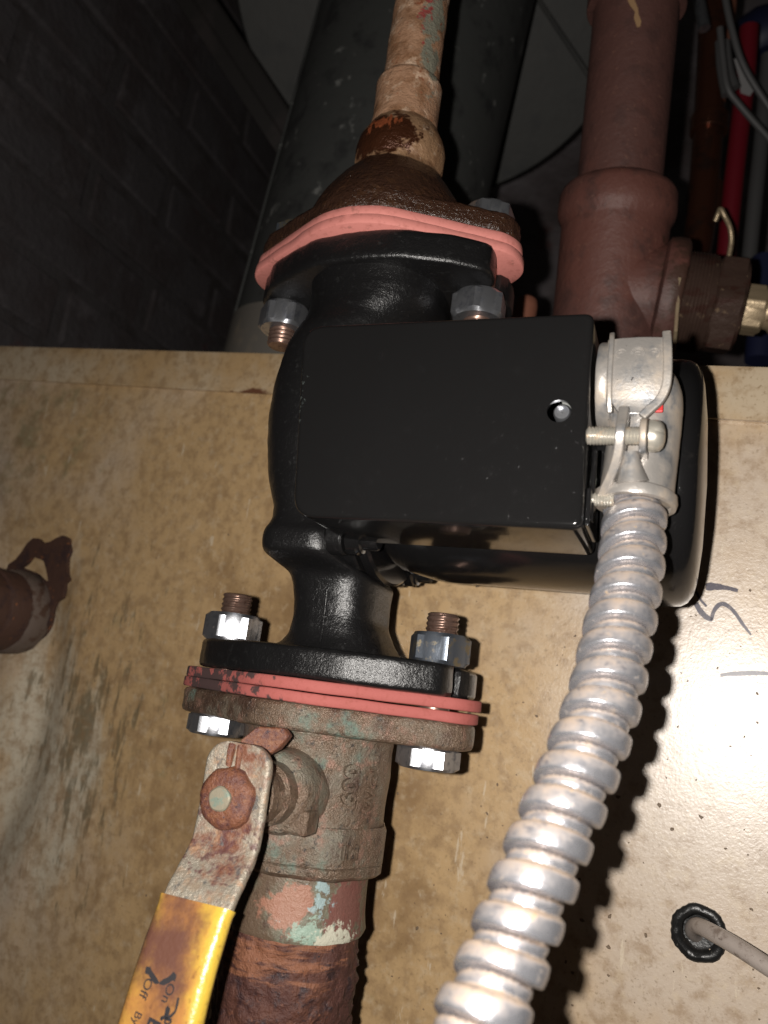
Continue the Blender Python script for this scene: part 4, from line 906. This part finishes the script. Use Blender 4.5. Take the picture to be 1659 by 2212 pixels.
# clamp strap
mb = MB(); st_ = spline([(89.6, -56.2, -6.5), (89.5, -57.8, -10), (89.4, -59.4, -14), (89.0, -57.4, -18.5), (87.6, -54.4, -22.5), (85.6, -50.6, -26), (84.8, -47, -28.6)], 6); rings = []
for i, p in enumerate(st_):
    f = i/(len(st_)-1); w = 3.6+1.6*math.exp(-((f-.36)/.18)**2)
    rings.append([p+np.array([dx, dy, 0]) for dx, dy in ((-1.1, -w/2), (1.1, -w/2), (1.4, w/2), (-1.4, w/2))])
mb.loft(rings); obj('clamp_strap', mb, 'diecast', cn, bevel=.5)
mb = MB(); mb.lathe([(3.9, 0), (4.1, .4), (4.1, 1.4), (3.8, 1.8)], (93.6, -58.4, -14.2), (1, 0, 0), 32); mb.box((94.4, -55, -14.5), (1.0, 3.2, 3.4)); obj('screw_lug', mb, 'diecast', cn, bevel=.3)
mb = MB(); mb.tube([(91.6, -55.4, -17), (91.8, -54.6, -21), (92.2, -53.9, -24)], lambda f: 1.7+2.0*f, 12); obj('strap_web', mb, 'diecast', cn)
mb = MB(); thread(mb, (94.5, -58.4, -14.2), (-1, 0, 0), 2.25, 12.6, pitch=.75, a=.28); sc = obj('clamp_screw', mb, 'screw', cn)
mb = MB(); mb.lathe([(3.7, 0), (3.75, 1.2), (3.5, 2.3), (2.7, 3.1), (1.4, 3.5), (.1, 3.6)], (95.6, -58.4, -14.2), (1, 0, 0), 40, fn=lambda r, h, a: r*(1-(.16 if abs(math.sin(2*a)) < .22 and h > 1.3 else 0)), cap1=False); obj('screw_head', mb, 'screw', sc)
mb = MB(); thread(mb, (88, -50, -27.4), (-1, 0, 0), 1.75, 5.2, pitch=.7, a=.22); obj('lower_screw', mb, 'screw', cn)
mb = MB(); mb.lathe([(8.9, 0), (9.7, .6), (9.9, 2.2), (9.6, 3.2), (8.5, 3.4)], (92.5, -44.4, -24.2), nz((-.03, -.10, -1)), 56, cap0=False, cap1=False); obj('outlet_ring', rough(mb, .1, .4), 'diecast', cn)
mb = MB(); mb.box((97.2, -53.0, -4.9), (1.0, .5, 1.4)); obj('red_insert', mb, 'red', cn, bevel=.3)
mb = MB()                                         # cast circles with tiny marks
for (x, n_) in ((88.1, 2), (91.9, 3), (95.7, 2)):
    yy = lambda xx, z: -56.35-.5*(z-8)*-.09+.8*(2*(xx-84.6)/13.8-1)**2
    for R0 in ((1.55, 1.2) if n_ == 3 else (1.25,)):
        mb.tube([(x+R0*math.cos(2*PI*k/20), -56.30+.8*(2*(x-91.5)/13.8)**2, 7.7+R0*math.sin(2*PI*k/20)) for k in range(21)], .17, 6)
    for k in range(n_ - 1): mb.tube([(x-.6, -56.34+.8*(2*(x-91.5)/13.8)**2, 8.0-k*.75), (x+.6, -56.34+.8*(2*(x-91.5)/13.8)**2, 8.0-k*.75)], .16, 6)
obj('cast_marks', mb, 'diecast', cn)
# ------------------------------------------------------------------ flexible conduit
zt = [(1384, 1040, 196), (1380, 1085, 194), (1360, 1237, 180), (1333, 1375, 170), (1306, 1505, 161.5), (1265, 1625, 154.5), (1167, 1870, 143), (1096, 2057, 136), (1058, 2151, 132), (1030, 2212, 130), (950, 2390, 124), (870, 2560, 118)]
cp_ = [PZ(x, y, z) for x, y, z in zt]; cp_[0] = np.array([92.4, -44.6, -21.0]); cp_[1] = (cp_[1]*.3+np.array([92.2, -45.4, -29.5])*.7)
raw = spline(cp_, 30); L_ = [0.]
for a, b in zip(raw, raw[1:]): L_.append(L_[-1]+np.linalg.norm(b-a))
N_ = int(L_[-1]/.26); pts = [np.array([np.interp(L_[-1]*i/N_, L_, [p[k] for p in raw]) for k in range(3)]) for i in range(N_+1)]
pit = 7.25; RC = 7.6; seg = 64; x = None; rings = []
def rib(t):                                     # one turn of the interlocked strip
    if t < .14: return -1.75+1.55*math.sin(t/.14*PI/2)
    if t < .62: return -.2*abs((t-.38)/.24)**2.4
    if t < .68: return -.2-1.75*(t-.62)/.06
    if t < .73: return -2.9
    return -1.62+.22*math.sin((t-.72)/.28*PI)
for i, p in enumerate(pts):
    t = nz(pts[min(i+3, N_)]-pts[max(i-3, 0)])
    if x is None: x = nz(np.cross(t, [0, 1, 0]))
    x = nz(x-t*np.dot(x, t)); y = np.cross(t, x); s = L_[-1]*i/N_; ring = []
    for j in range(seg):
        a = 2*PI*j/seg; ph = (s/pit - a/(2*PI)) % 1
        ring.append(p+(x*math.cos(a)+y*math.sin(a))*(RC+rib(ph)+.05*mnoise.noise(Vector((s*.8, a*3, 0)))))
    rings.append(ring)
mb = MB(); mb.loft(rings); o = obj('flexible_conduit', mb, 'conduit', base=(92.4, -44.6, -21), smooth=55)
tag(o, 'ribbed galvanised flexible conduit sweeping down from the connector', 'conduit')
for ob in scn.objects:
    if '_b' in ob: del ob['_b']
